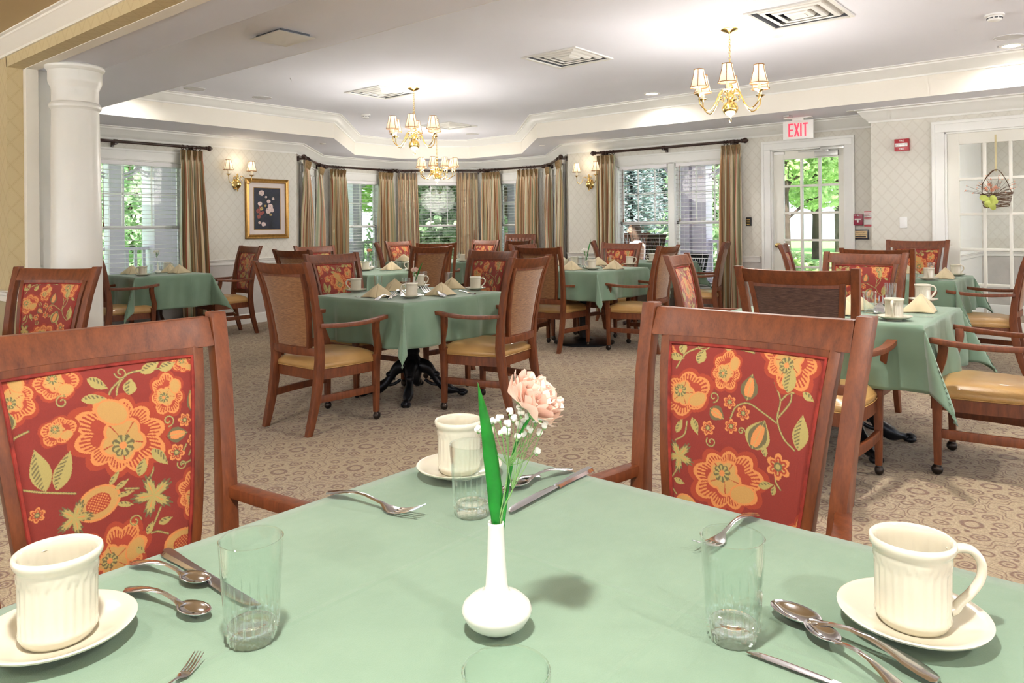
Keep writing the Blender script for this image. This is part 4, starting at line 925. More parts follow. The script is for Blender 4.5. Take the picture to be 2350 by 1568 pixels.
chair(c1, 4.80, 4.26, 178, 'floral-backed armchair behind the right corner of the middle table')
chair(c1, 4.16, 6.30, 6, 'tan-backed armchair left of the second table, behind the front left armchair')
chair(c2, 5.25, 7.48, -92, 'floral-backed armchair behind the second table, in front of the left bay curtains')
chair(c2, 5.66, 5.90, 84, 'tan-backed armchair at the right front of the second table, left of the floral chair')
chair(c1, 6.88, 8.30, -42, 'dark armchair seen edge on at the left of the bay table, behind a pink flower')
chair(c1, 7.80, 8.90, -88, 'floral-backed armchair behind the bay table, below the left of the central bay window')
chair(c2, 6.95, 7.16, 46, 'tan-backed armchair seen from behind before the bay table, below the central window')
chair(c1, 8.78, 7.92, 182, 'small floral-backed armchair behind the bay table, right of the central window')
chair(c2, 8.50, 7.02, 92, 'dark-backed armchair at the right of the bay table, before the right bay curtains')
chair(c1, 6.72, 5.48, -84, 'armchair on the far side of the round-base table, only its top rail showing')
chair(c1, 5.84, 4.57, 4, 'tan-backed armchair seen from behind at the left of the round-base table')
chair(c2, 6.66, 3.56, 97, 'tan-backed armchair at the right of the round-base table, its arm reaching left')
chair(c1, 7.66, 4.72, 180, 'floral-backed armchair behind the round-base table, under the double window')
chair(c2, 8.42, 5.62, -58, 'pinkish floral armchair turned sideways by the left curtain of the double window')
chair(c1, 8.42, 3.74, 108, 'tan-backed armchair in front of the right curtain of the double window')
chair(c2, 4.62, 2.40, -78, 'floral-backed armchair angled behind the front right armchair, left of the woven-backed one')
chair(cM, 3.42, 1.19, 4, 'dark woven-backed armchair seen from behind at the right-hand table')
chair(c1, 5.44, 1.42, 176, 'floral-backed armchair on the far side of the right-hand table')
chair(c2, 6.35, 1.57, 2, 'armchair with its back to us at the table before the glazed door')
chair(c2, 8.24, 1.66, 180, 'floral-backed armchair nearest the glazed door, below the light switch', 1.03)
chair(c1, 7.50, 2.72, -76, 'small floral-backed armchair in front of the glass exit door')
chair(c1, 7.45, .66, 93, 'armchair at the right edge, at the table before the glazed door')
chair(c2, 4.44, .22, 92, 'armchair at the right edge, at the right-hand table, with a shadow across its seat')
chair(c1, 1.53, 4.60, -152, 'floral-backed armchair in front of the white column')
chair(c2, 3.02, 8.22, 2, 'armchair half hidden by the white column, left of the corner table')
chair(c2, 4.93, 8.36, 176, 'floral-backed armchair under the framed picture, right of the corner table')
# ------------------------------------------------------------------ tables
def cloth_obj(a, b, drop, seed, N=76):     # half sizes a (x) and b (y)
    rnd = random.Random(seed); ph = [rnd.uniform(0, 6) for _ in range(8)]; r0 = .012
    def P(i, j):
        LA, LB = a + drop, b + drop; u = (2 * i - 1); v = (2 * j - 1)
        # denser sampling of the skirt
        U = math.copysign((abs(u) / .5 * a * 1.0) if abs(u) < .5 else a + (abs(u) - .5) / .5 * drop, u); V = math.copysign((abs(v) / .5 * b) if abs(v) < .5 else b + (abs(v) - .5) / .5 * drop, v)
        p = max(0, abs(U) - a); q = max(0, abs(V) - b); sx = 1 if U >= 0 else -1; sy = 1 if V >= 0 else -1
        if p == 0 and q == 0: return (U, V, 0)
        r = math.hypot(p, q); th = math.atan2(q, p)
        w_ = V if p > q else U; fl = .006 + .12 * r * (.6 + .4 * math.sin(w_ * 9 + ph[0])) + (.024 * math.sin(w_ * 17 + ph[1] + r * 3) + .010 * math.sin(w_ * 41 + ph[2] + 5 * r) * math.sin(w_ * 6 + ph[3])) * min(1, r * 4.5)
        if p > 0 and q == 0: x, y = a + fl, abs(V)
        elif q > 0 and p == 0: x, y = abs(U), b + fl
        else:
            s2 = math.sin(2 * th); f1 = .004 + .10 * r * (.6 + .4 * math.sin((V if p > q else U) * 9 + ph[0]))
            x = a + f1 * math.cos(th) + .40 * r * s2 * (.85 if th > PI / 4 else 1.0) * .8; y = b + f1 * math.sin(th) + .40 * r * s2 * (.85 if th < PI / 4 else 1.0) * .8
            x -= .10 * r * math.sin(4 * th); y += .10 * r * math.sin(4 * th)
        z = -r * (1 - .08 * (math.sin(2 * th) if p and q else 0)) if r > r0 else -r * r / r0 * .5
        return (sx * x, sy * y, z)
    mb = MB(); mb.grid(P, N, N); return mb
TABLES = {}
def pedestal(r, kind, H):
    if kind == 'claw':
        mb = MB(); mb.lathe([(.05, .70), (.034, .66), (.03, .5), (.034, .38), (.05, .35), (.056, .33), (.045, .31), (.06, .28), (.075, .25), (.06, .22), (.075, .19), (.05, .10), (.001, .09)], 24); mb.build('column', 'iron', r, smooth=45)
        for k in range(4):
            a = math.radians(40 + 90 * k); mb = MB()
            pth = bez([(.04, 0, .24), (.12, 0, .20), (.19, 0, .11), (.27, 0, .05), (.34, 0, .035), (.385, 0, .018)], 6)
            mb.tube(pth, lambda t_: .042 - .022 * t_ + .008 * math.sin(t_ * 14), 10, flat=1.1); mb.ball((.37, 0, .027), .027, 10, 8, (1.5, 1.0, 1)); mb.ball((.37, .022, .02), .018, 8, 6, (1.6, .8, 1)); mb.ball((.37, -.022, .02), .018, 8, 6, (1.6, .8, 1))
            mb.tube(bez([(.09, 0, .12), (.14, .0, .09), (.19, 0, .085), (.17, 0, .13), (.13, 0, .13)], 5), .012, 8); mb.ball((.17, 0, .16), .032, 10, 8, (1, .9, .8))
            mb.xf(Matrix.Rotation(a, 4, 'Z')); mb.build('foot', 'iron', r, smooth=60)
    elif kind == 'disc':
        mb = MB(); mb.lathe([(.05, H - .06), (.05, .06), (.07, .045), (.11, .032), (.001, .03)], 28); mb.build('column', 'iron', r, smooth=35)
        mb = MB(); mb.lathe([(.001, .036), (.12, .034), (.30, .022), (.325, .014), (.325, .0), (.001, .0)], 48); mb.build('base', 'iron', r, smooth=35)
    else:
        mb = MB(); mb.lathe([(.07, H - .07), (.06, H - .12), (.045, .6), (.05, .5), (.075, .44), (.05, .38), (.045, .3), (.07, .24), (.085, .16), (.06, .1), (.001, .09)], 24); mb.build('column', 'tabledark', r, smooth=40)
        for k in range(4):
            a = math.radians(45 + 90 * k); mb = MB(); mb.axis_sweep(bez([(.04, 0, .18), (.14, 0, .13), (.26, 0, .07), (.36, 0, .028)], 5), 'x', .05, lambda t_: .07 - .025 * t_); mb.xf(Matrix.Rotation(a, 4, 'Z')); mb.build('foot', 'tabledark', r, bevel=.004)
def table(key, cx, cy, a, b, H, kind, label, cl, drop=.30, seed=0, rz=0.0):
    r = thing('dining_table', label, 'table', (cx, cy, 0), rz, 'square pedestal dining tables')
    MB().box(-a + .006, a - .006, -b + .006, b - .006, H - .038, H - .006).build('tabletop', 'boardwood', r, bevel=.006)
    pedestal(r, kind, H)
    c = cloth_obj(a, b, drop, seed).build('tablecloth', 'cloth', None, (cx, cy, H), rz, smooth=80, recalc=False)
    tag(c, cl, 'tablecloth', 'green tablecloths'); TABLES[key] = (cx, cy, H)
    mo = c.modifiers.new('thickness', 'SOLIDIFY'); mo.thickness = .0018; mo.offset = -1
TZ0 = .76
table('t0', .675, .61, .535, .525, TZ0, 'claw', 'square table closest to the camera, hidden under its pale green cloth', 'pale green cloth on the closest table, filling the foreground', seed=1)
table('t1', 3.76, 4.14, .52, .49, TZ0, 'claw', 'square table in the middle of the room on an ornate black claw-footed pedestal', 'green cloth on the middle table, its corner hanging over the black iron pedestal', seed=2)
table('t2', 3.84, 8.46, .42, .40, TZ0, 'wood', 'corner table below the left window on a turned wooden pedestal', 'green cloth on the corner table below the left window', seed=3, drop=.36)
table('t3', 5.50, 6.68, .51, .50, TZ0, 'wood', 'table behind the middle table, between the floral chairs', 'blue-green cloth on the second table, behind the middle table', seed=4)
table('t4', 7.72, 7.88, .56, .56, TZ0, 'wood', 'table in the bay under the farthest chandelier', 'green cloth on the far table in the bay', seed=5)
table('t5', 6.62, 4.56, .50, .50, .80, 'disc', 'taller table on a black column with a round disc base', 'green cloth on the table with the round disc base', seed=6, drop=.29)
table('t6', 8.28, 4.68, .42, .42, .80, 'wood', 'small table against the double window', 'green cloth on the small table against the double window', seed=7)
table('t7', 4.46, 1.28, .49, .50, TZ0, 'claw', 'right-hand table behind the front right armchair', 'green cloth on the right-hand table, its pointed corner hanging low', seed=8, drop=.32)
table('t8', 7.58, 1.62, .46, .46, TZ0, 'wood', 'table before the glazed door', 'green cloth on the table before the glazed door', seed=9)
table('t9', .60, 4.60, .50, .50, TZ0, 'wood', 'table at the left edge of the picture', 'green cloth just showing at the left edge of the picture', seed=10)
# ------------------------------------------------------------------ tableware prototypes
def mug_parts(hi=True):
    r = thing('coffee_mug', None, 'mug'); n = 112 if hi else 40
    def fn(rr, z, a):
        if not (.012 < z < .084): return rr
        k = 26; arch = .066 + .012 * abs(math.cos(k * a / 2)); up = 1 if z < arch else max(0, 1 - (z - arch) / .003)
        return rr - .0020 * up * abs(math.sin(k * a / 2)) ** .6 * min(1, (z - .012) / .006)
    zs = [.012 + .072 * i / (22 if hi else 8) for i in range((22 if hi else 8) + 1)]
    out = [(.020, 0), (.031, .0), (.0335, .001), (.037, .005), (.0392, .010)] + [(.0400 + .0012 * (z / .084), z) for z in zs] + [(.0425, .087), (.0445, .090), (.0456, .0945), (.0448, .0985), (.0425, .0995), (.0405, .098), (.0388, .094), (.0375, .085), (.0365, .05), (.035, .02), (.030, .009), (.001, .007)]
    mb = MB(); mb.lathe(out, n, fn=fn if hi else None); mb.build('cup', 'china', r, smooth=75)
    p = bez([(.0412, 0, .083), (.048, 0, .088), (.064, 0, .086), (.075, 0, .072), (.074, 0, .054), (.064, 0, .038), (.052, 0, .026), (.046, 0, .018), (.0405, 0, .016)], 6)
    mb = MB(); mb.tube(p, lambda t_: .0058 + .0018 * (abs(t_ - .5) * 2) ** 3, 12, flat=.85); mb.build('handle', 'china', r, smooth=80)
    return r
def saucer_obj():
    mb = MB(); mb.lathe([(.001, .003), (.03, .0025), (.031, 0), (.036, 0), (.037, .004), (.055, .008), (.070, .0135), (.083, .020), (.0842, .0225), (.082, .0232), (.069, .0175), (.050, .0115), (.036, .008), (.031, .0075), (.03, .0068), (.001, .0068)], 64); return tag(mb.build('saucer', 'china', smooth=60), None, 'saucer')
def glass_obj(hi=True):
    r = thing('drinking_glass', None, 'glass'); n = 72 if hi else 28; k = 20
    fl = lambda rr, z, a: rr * (1 - .07 * abs(math.sin(k * a / 2)) * max(0, min(1, (.058 + .012 * math.sin(a * 9) - z) / .02)) * (1 if z > .012 else .6))
    wall = [(.0295, .014)] + [(.0300 + (.0372 - .0300) * ((z - .014) / .106) ** .8, z) for z in [.02 + .1 * i / 16 for i in range(17)]] + [(.0374, .1203), (.0368, .1212), (.0360, .1203)] + [(.0285 + (.0350 - .0285) * ((z - .014) / .106) ** .8, z) for z in [.12 - .1 * i / 16 for i in range(17)]]
    mb = MB(); mb.lathe(wall, n, cap=False, fn=fl if hi else None); mb.build('wall', 'tumbler', r, smooth=25)
    sc = lambda rr, z, a: rr * (1 - .05 * abs(math.sin(k * a / 2)) * (1 if z < .01 else .5))
    mb = MB(); mb.lathe([(.001, .001), (.024, .0008), (.0275, .0), (.0288, .004), (.0290, .012), (.0283, .0195), (.026, .021), (.018, .0185), (.001, .0175)], n, fn=sc); mb.build('thick_base', 'crystal', r, smooth=60)
    if hi:
        mb = MB()
        for q in range(k):
            a = 2 * PI * (q + .5) / k; h = .030 + .014 * abs(math.sin(q * 1.7)); mb.tube([((.0302 + .0045 * ((z - .014) / .106) ** .8) * math.cos(a), (.0302 + .0045 * ((z - .014) / .106) ** .8) * math.sin(a), z) for z in (.0145, .02, .02 + h * .5, .02 + h)], lambda t_: .0019 * (1 - t_ ** 3) + .0003, 6, flat=.6)
        mb.build('cut_flutes', 'crystal', r, smooth=70)
    return r
def bar_rings(mb, pts, th=.0022):   # x, half width, z centre
    mb.rings([[(x, -w, z + th * .2), (x, -w * .6, z + th), (x, w * .6, z + th), (x, w, z + th * .2), (x, w * .7, z), (x, -w * .7, z)] for x, w, z in pts])
HAN = [(0, .004, .003), (.004, .0085, .0035), (.014, .0105, .006), (.028, .0098, .009), (.042, .0065, .012), (.06, .0042, .0145), (.08, .0034, .0145), (.10, .0036, .011)]
def spoon_obj():
    r = thing('teaspoon', None, 'spoon'); mb = MB(); bar_rings(mb, HAN + [(.108, .0052, .0085), (.116, .006, .0075)], .0026); mb.build('handle', 'steel', r, smooth=50)
    mb = MB()
    def P(a, b):
        t_ = a * 2 * PI; c = b; w = .0165 * (1 + .12 * math.cos(t_)); x = .110 + .026 + .0275 * c * math.cos(t_); y = -w * c * math.sin(t_) * (1 - .12 * math.cos(t_)); return (x, y, .0015 + .0085 * c ** 2.4)
    mb.grid(P, 28, 8); o = mb.build('bowl', 'steel', r, smooth=80); m_ = o.modifiers.new('t', 'SOLIDIFY'); m_.thickness = .0012; return r
def fork_obj():
    r = thing('dinner_fork', None, 'fork'); mb = MB(); bar_rings(mb, HAN + [(.115, .004, .0085), (.123, .0075, .0055), (.130, .0115, .0035), (.138, .0128, .0025), (.145, .0128, .003)], .0022); mb.build('handle', 'steel', r, smooth=50)
    for k in range(4):
        y = (k - 1.5) * .0070; mb = MB(); bar_rings(mb, [(x, w, z) for x, w, z in ((.142, .0023, .0025), (.155, .0021, .0045), (.17, .0019, .009), (.184, .0014, .0145), (.192, .0006, .018))], .0018)
        mb.xf(Matrix.Translation((0, y, 0))); mb.build('tine', 'steel', r, smooth=50)
    return r
def knife_obj():
    r = thing('table_knife', None, 'knife'); mb = MB(); bar_rings(mb, [(0, .005, .001), (.004, .0088, .001), (.02, .0095, .001), (.05, .0075, .001), (.09, .0062, .001), (.105, .0068, .001)], .0055); mb.build('handle', 'steel', r, smooth=50)
    mb = MB(); mb.rings([[(x, y0, .004), (x, (y0 + y1) / 2, .0052), (x, y1, .0042), (x, (y0 + y1) / 2, .0032)] for x, y0, y1 in ((.103, -.005, .005), (.115, -.008, .006), (.15, -.010, .006), (.19, -.010, .0065), (.215, -.008, .0065), (.228, -.003, .0062), (.234, .003, .0055))]); mb.build('blade', 'steel', r, smooth=40)
    return r
def napkin_obj():
    r = thing('folded_napkin', None, 'napkin'); T, Lc, Rc, F_, Bk = Vector((0, -.012, .088)), Vector((-.118, -.02, 0)), Vector((.118, -.03, 0)), Vector((.012, .075, 0)), Vector((0, -.07, 0))
    def sheet(nm, a, b, c, bulge, n_):
        mb = MB()
        def P(i, j):
            p = a.lerp(b, j).lerp(a.lerp(c, j), i); q = math.sin(i * PI) * math.sin(min(1, j * 1.05) * PI * .9); return p + n_ * (bulge * q) + n_ * .0022 * math.sin(i * 7 + j * 5)
        mb.grid(P, 14, 14); o = mb.build(nm, 'napkin', r, smooth=80); m_ = o.modifiers.new('t', 'SOLIDIFY'); m_.thickness = .0035; m_.offset = 0
    sheet('left_flap', T, Lc, F_, .012, Vector((-.5, .7, .5)).normalized()); sheet('right_flap', T, F_ + Vector((-.004, -.002, 0)), Rc, .012, Vector((.5, .7, .5)).normalized())
    sheet('back_fold', T + Vector((0, -.003, -.002)), Rc, Lc, -.02, Vector((0, 1, 0)))
    sheet('inner_fold', T + Vector((.002, .003, -.004)), F_ + Vector((.006, .004, .001)), Rc + Vector((-.02, .012, 0)), .016, Vector((.5, .7, .5)).normalized())
    return r
VP = [(.001, 0), (.019, 0), (.021, .001), (.030, .006), (.041, .014), (.0465, .0245), (.0470, .029), (.0440, .035), (.034, .043), (.022, .0485), (.0185, .0495), (.0165, .053), (.0148, .060), (.0125, .09), (.0112, .12), (.0108, .136), (.0112, .139), (.0104, .1405), (.0088, .139), (.0085, .12), (.009, .06), (.001, .058)]
def vase_obj(): return tag(MB().lathe([(r_ * .95, z * .98) for r_, z in VP], 56).build('bud_vase', 'chinaw', smooth=50), None, 'vase')
def cvase_obj():
    mb = MB(); mb.lathe([(.001, 0), (.026, 0), (.024, .006), (.014, .02), (.016, .05), (.022, .09), (.03, .11), (.028, .11), (.02, .09), (.013, .05), (.001, .03)], 20); return tag(mb.build('bud_vase', 'tumbler', smooth=40), None, 'vase')
def carnation(mb, c, R, seed, n=34, up=(0, 0, 1)):
    rnd = random.Random(seed); U_ = Vector(up).normalized(); A_ = U_.orthogonal().normalized(); B_ = U_.cross(A_)
    for k in range(n):
        ring = k / n; th = k * 2.39996; el = .05 + 1.5 * (1 - ring) ** .8
        L_ = R * (.78 + .25 * ring) * rnd.uniform(.9, 1.1); W_ = R * 1.05; ph = rnd.uniform(0, 6)
        d = A_ * math.cos(th) + B_ * math.sin(th); sd = U_.cross(d)
        def P(a, b):
            s_ = (a - .5) * 2; rr = L_ * b * (1 - .18 * s_ * s_); bend = el + .5 * b - .35
            p = Vector(c) + d * (rr * math.cos(bend)) + U_ * (rr * math.sin(bend) - R * .25) + sd * (s_ * W_ * b * .75)
            ruf = R * .16 * b ** 2 * math.sin(s_ * 5.5 + ph) + R * .045 * b ** 6 * math.sin(s_ * 27 + ph)
            return p + U_ * ruf + d * (.5 * ruf)
        mb.grid(P, 12, 6)
mugs = Maker(mug_parts); mugl = Maker(lambda: mug_parts(False)); sau = Maker(saucer_obj); gls = Maker(glass_obj); gll = Maker(lambda: glass_obj(False))
spn = Maker(spoon_obj); frk = Maker(fork_obj); knf = Maker(knife_obj); nap = Maker(napkin_obj); vas = Maker(vase_obj); cvs = Maker(cvase_obj)
GRP = dict(mug='ivory coffee mugs', saucer='ivory saucers', glass='fluted drinking glasses', spoon='teaspoons', fork='dinner forks', knife='table knives', napkin='folded cream napkins', vase='white bud vases')
def cut(mk, hp, tp, z, L_, label, g_):
    A = Vector(at(*hp, z)); B = Vector(at(*tp, z)); d = B - A
    mk((A.x, A.y, z - .0001), math.atan2(d.y, d.x), label, GRP[g_], d.length / L_)
Z0 = TZ0 + .0012
def setcup(mk, px, py, z, head, where, F=None, sc=None):
    x, y = at(px, py, z + .004) if F is None else F
    sau((x, y, z), 0, 'saucer under the mug ' + where, GRP['saucer']); mk((x, y, z + .0069), math.radians(head), 'ivory mug ' + where, GRP['mug'], sc)
# nearest table
setcup(mugs, 0, 0, Z0, 92, 'at the lower left corner, on the closest table', F=(.326, .984), sc=1.05)
setcup(mugs, 0, 0, Z0, RIGHT - 6, 'at the lower right, on the closest table', F=(.993, .209), sc=1.05)
setcup(mugs, 0, 0, Z0, -12, 'at the far corner of the closest table', F=(1.052, 1.026))
for (x, y), l in (((.476, .812), 'drinking glass on the left of the closest table, beside two spoons'), ((.838, .368), 'drinking glass right of the white vase, in front of a fork'), ((.922, .870), 'drinking glass behind the white vase, before the far mug'), ((.468, .404), 'drinking glass at the bottom edge below the vase, only its rim in view')): gls((x, y, Z0), .3, l, GRP['glass'])
cut(frk, (752, 1136), (968, 1192), Z0, .192, 'fork with raised tines at the left rear of the closest table', 'fork')
cut(spn, (303, 1297), (478, 1348), Z0, .163, 'teaspoon nearer the knife at the left of the closest table', 'spoon')
cut(spn, (290, 1358), (478, 1424), Z0, .163, 'teaspoon nearer the left saucer on the closest table', 'spoon')
cut(knf, (380, 1270), (590, 1400), Z0, .234, 'knife running behind the left drinking glass', 'knife')
cut(frk, (318, 1655), (458, 1516), Z0, .192, 'fork at the bottom edge left of the front glass, only its tines in view', 'fork')
cut(spn, (1237, 1095), (1120, 1148), Z0, .163, 'teaspoon partly hidden behind the green leaf, beside the rear glass', 'spoon')
cut(spn, (1312, 1081), (1163, 1128), Z0, .163, 'teaspoon between the knife and another spoon at the rear of the closest table', 'spoon')
cut(knf, (1355, 1080), (1165, 1181), Z0, .234, 'knife at the rear of the closest table, right of the spoons', 'knife')
cut(frk, (1735, 1184), (1604, 1275), Z0, .192, 'fork seen through the right drinking glass', 'fork')
cut(spn, (2155, 1572), (1772, 1402), Z0, .163, 'spoon on the right of the closest table, its bowl under another spoon', 'spoon')
cut(spn, (2100, 1622), (1852, 1440), Z0 + .004, .163, 'spoon lying over another spoon in front of the right saucer', 'spoon')
cut(knf, (2090, 1640), (1716, 1500), Z0, .234, 'knife at the lower right below the crossed spoons', 'knife')
vx, vy = .675, .597
vas((vx, vy, Z0), 0, 'small white bud vase in the centre of the closest table', GRP['vase'], .955)
C0 = atF(1223, 923, .89)
fl = thing('carnation', 'pale pink carnation in the white vase on the closest table', 'flower', (vx, vy, Z0 + .06))
T = Matrix.Translation(-Vector(fl.location))
mb = MB(); carnation(mb, C0, .037, 3, 46, up=(RT + Vector((0, 0, 1.1)) - FW * .2)); mb.xf(T); mb.build('petals', 'carn', fl, smooth=80, recalc=False)
mb = MB(); mb.tube(bez([(vx + .002, vy, Z0 + .062), atF(1158, 1180, .905), atF(1170, 1090, .903), atF(1188, 1010, .90), C0 - Vector((0, 0, .012))], 8), .0019, 8); mb.xf(T); mb.build('stem', 'bladegreen', fl)
mb = MB(); ct = C0 - Vector((0, 0, .02))
mb.lathe([(.002, 0), (.006, .004), (.0085, .016), (.011, .026)], 12, ct, cap=False)
for a in (.4, 1.7, 2.9, 4.1, 5.3):
    d = Vector((math.cos(a), math.sin(a), .3)); mb.grid(lambda i, j: ct + Vector((0, 0, .01)) + d * (.026 * j) + Vector((-d.y, d.x, 0)) * ((i - .5) * .011 * (1 - j) * (1 + 2 * j)), 4, 5)
mb.xf(T); mb.build('calyx', 'stem', fl, smooth=70, recalc=False)
lf = thing('iris_leaf', 'long dark green blade leaf standing in the white vase', 'leaf', (vx, vy, Z0 + .06)); T = Matrix.Translation(-Vector(lf.location))
tip = atF(1096, 879, .875); b0 = Vector((vx - .001, vy + .002, Z0 + .065)); b1 = atF(1140, 1195, .902)
mid = [b0, b1, atF(1131, 1090, .895), atF(1116, 985, .885), tip]; cc = bez(mid, 10)
mb = MB()
def P(i, j):
    k = min(int(j * (len(cc) - 1)), len(cc) - 2); p = cc[k].lerp(cc[k + 1], j * (len(cc) - 1) - k); w = interp(j, [(0, .003), (.22, .006), (.32, .0098), (.6, .0096), (.85, .0055), (1, .0003)])
    s_ = (i - .5) * 2; return p + (RT * .92 + FW * .38) * (s_ * w) + FW * (.003 * s_ * s_)
mb.grid(P, 6, 44); mb.xf(T); o = mb.build('blade', 'bladegreen', lf, smooth=80, recalc=False); m_ = o.modifiers.new('t', 'SOLIDIFY'); m_.thickness = .0005
gy = thing('babys_breath', "sprig of white baby's breath beside the carnation", 'flower', (vx, vy, Z0 + .06)); T = Matrix.Translation(-Vector(gy.location))
mb = MB(); mf = MB(); rnd = random.Random(5)
pts = [(1131, 968), (1147, 960), (1165, 972), (1150, 990), (1098, 985), (1178, 960), (1190, 975), (1203, 968), (1215, 985), (1186, 1003), (1196, 950), (1228, 968), (1236, 993), (1250, 975), (1213, 955), (1160, 985), (1170, 945), (1224, 955), (1231, 1036), (1205, 998), (1240, 960), (1192, 938), (1168, 990)]
hub = atF(1176, 1125, .90); hub2 = atF(1166, 1070, .90)
mb.tube(bez([(vx, vy - .002, Z0 + .065), atF(1150, 1190, .905), hub], 6), .0011, 6); mb.tube([atF(1146, 1190, .905), atF(1162, 1110, .9), hub2], .0009, 6)
for k, (x, y) in enumerate(pts):
    p = atF(x, y, .90 + rnd.uniform(-.022, .018)); h_ = hub if k % 2 else hub2; mb.tube(bez([h_, h_.lerp(p, .55) + Vector((0, 0, -.004)), p], 4), .0005, 5)
    for q in range(5):
        d = Vector((rnd.uniform(-1, 1), rnd.uniform(-1, 1), rnd.uniform(-.6, 1))).normalized() * .0026; mf.ball(p + d, .0030, 7, 5)
    mb.ball(p - Vector((0, 0, .004)), .0022, 6, 4)
mb.grid(lambda i, j: hub2 + Vector((0, 0, .0)) + (RT * .5 + UP * .8) * (.02 * j) + FW.cross(RT) * 0 + (UP * .5 - RT * .8) * ((i - .5) * .008 * math.sin(j * PI)), 3, 6)
mb.xf(T); mf.xf(T); mb.build('stems', 'stem', gy, smooth=70, recalc=False); mf.build('blossoms', 'whitepetal', gy, smooth=80)
# small flowers for the other tables
def small_flower(label, px, py, F, base, m_, leaf=None, name='carnation', R=.024):
    c = atF(px, py, F); b = Vector(base); r = thing(name, label, 'flower', tuple(b)); T = Matrix.Translation(-b)
    mb = MB(); carnation(mb, c, R, int(px), 18, up=(-FW * .3 + Vector((0, 0, 1)))); mb.xf(T); mb.build('petals', m_, r, smooth=80, recalc=False)
    mb = MB(); mb.tube(bez([b + Vector((0, 0, .06)), b.lerp(c, .6) + Vector((0, 0, .03)), c - Vector((0, 0, .01))], 6), .0018, 6)
    mb.lathe([(.002, -.03), (.007, -.018), (.009, -.006)], 8, c, cap=False)
    for k in range(9):
        d = Vector((random.uniform(-1, 1), random.uniform(-1, 1), random.uniform(-.4, .6))) * .035; mb.tube([c - Vector((0, 0, .06)), c - Vector((0, 0, .01)) + d], .0008, 5)
    mb.xf(T); mb.build('stem', 'stem', r)
    mf = MB()
    for k in range(10): mf.ball(c + Vector((random.uniform(-1, 1), random.uniform(-1, 1), random.uniform(-1.2, .2))) * .038, .004, 6, 4)
    mf.xf(T); mf.build('filler_blossoms', 'whitepetal', r)
    if leaf:
        e = atF(*leaf, F); mb = MB(); cc_ = bez([b + Vector((0, 0, .05)), (b + Vector((0, 0, .05))).lerp(e, .6) + Vector((0, 0, .01)), e], 6)
        mb.tube(cc_, lambda t_: .007 * math.sin(.15 + t_ * 2.98) + .0005, 6, flat=.15); mb.xf(T); mb.build('blade_leaf', 'bladegreen', r)
def F_of(x, y): return x * math.cos(YAW) + y * math.sin(YAW)
# table t1 -------------------------------------------------------------
N1 = 'of the middle table'
for px, py, hd, w in ((817, 669, 130, 'at the left corner ' + N1), (945, 683, 130, 'at the front corner ' + N1), (1091, 665, RIGHT, 'at the right corner ' + N1), (962, 659, RIGHT, 'behind the vase ' + N1)): setcup(mugl, px, py, Z0, hd, w)
for px, py, a, l in ((868, 682, -30, 'cream napkin left of the front mug on the middle table'), (905, 667, -60, 'cream napkin behind the left napkin on the middle table'), (1014, 678, -20, 'cream napkin right of the front mug on the middle table'), (1036, 663, -70, 'cream napkin partly hidden at the right of the middle table')):
    x, y = at(px, py, Z0); nap((x, y, Z0 + .001), math.radians(a + 180 - 10), l, GRP['napkin'], 1.04)
for px, py, l in ((868, 664, 'drinking glass between the left mug and the napkins of the middle table'), (932, 671, 'drinking glass just left of the front mug of the middle table'), (1030, 655, 'drinking glass by the right napkins of the middle table'), (972, 652, 'drinking glass behind the vase of the middle table')): x, y = at(px, py, Z0); gll((x, y, Z0), 0, l, GRP['glass'], .9)
x, y = at(951, 667, Z0); vas((x, y, Z0), 0, 'white bud vase with a pale pink flower on the middle table', GRP['vase'], .8); small_flower('pale pink carnation in the vase on the middle table', 952, 621, F_of(x, y), (x, y, Z0), 'carn', (970, 602), R=.032)
for mk, a, b, L_, l, g_ in ((frk, (862, 691), (905, 680), .192, 'fork in front of the left napkin on the middle table', 'fork'), (knf, (893, 687), (912, 676), .234, 'knife right of the left napkin on the middle table', 'knife'), (spn, (925, 682), (918, 672), .163, 'spoon left of the front mug on the middle table', 'spoon'), (frk, (1020, 683), (972, 671), .192, 'fork in front of the right napkin on the middle table', 'fork'), (knf, (1090, 676), (1056, 668), .234, 'knife in front of the right mug on the middle table', 'knife'), (frk, (840, 681), (815, 684), .192, 'fork by the left mug on the middle table', 'fork')):
    cut(mk, a, b, Z0, L_, l, g_)
# t2
for px, py, hd, w in ((328, 633, 130, 'at the front of the corner table'), (383, 622, RIGHT, 'at the back of the corner table')): setcup(mugl, px, py, Z0, hd, w)
for px, py, a, l in ((302, 629, 150, 'cream napkin at the left of the corner table'), (411, 627, 150, 'cream napkin at the right end of the corner table'), (392, 624.8, 200, 'cream napkin partly behind another at the right of the corner table')):
    x, y = at(px, py, Z0); nap((x, y, Z0 + .001), math.radians(a), l, GRP['napkin'], 1.1)
for px, py, l in ((343, 630, 'drinking glass right of the front mug of the corner table'), (369, 624, 'drinking glass by the vase of the corner table')): x, y = at(px, py, Z0); gll((x, y, Z0), 0, l, GRP['glass'], .9)
x, y = at(362, 628, Z0); vas((x, y, Z0), 0, 'bud vase with a white flower on the corner table', GRP['vase'], .8); small_flower('white carnation in the vase on the corner table', 359, 579, F_of(x, y), (x, y, Z0), 'whitepetal', None, R=.034)
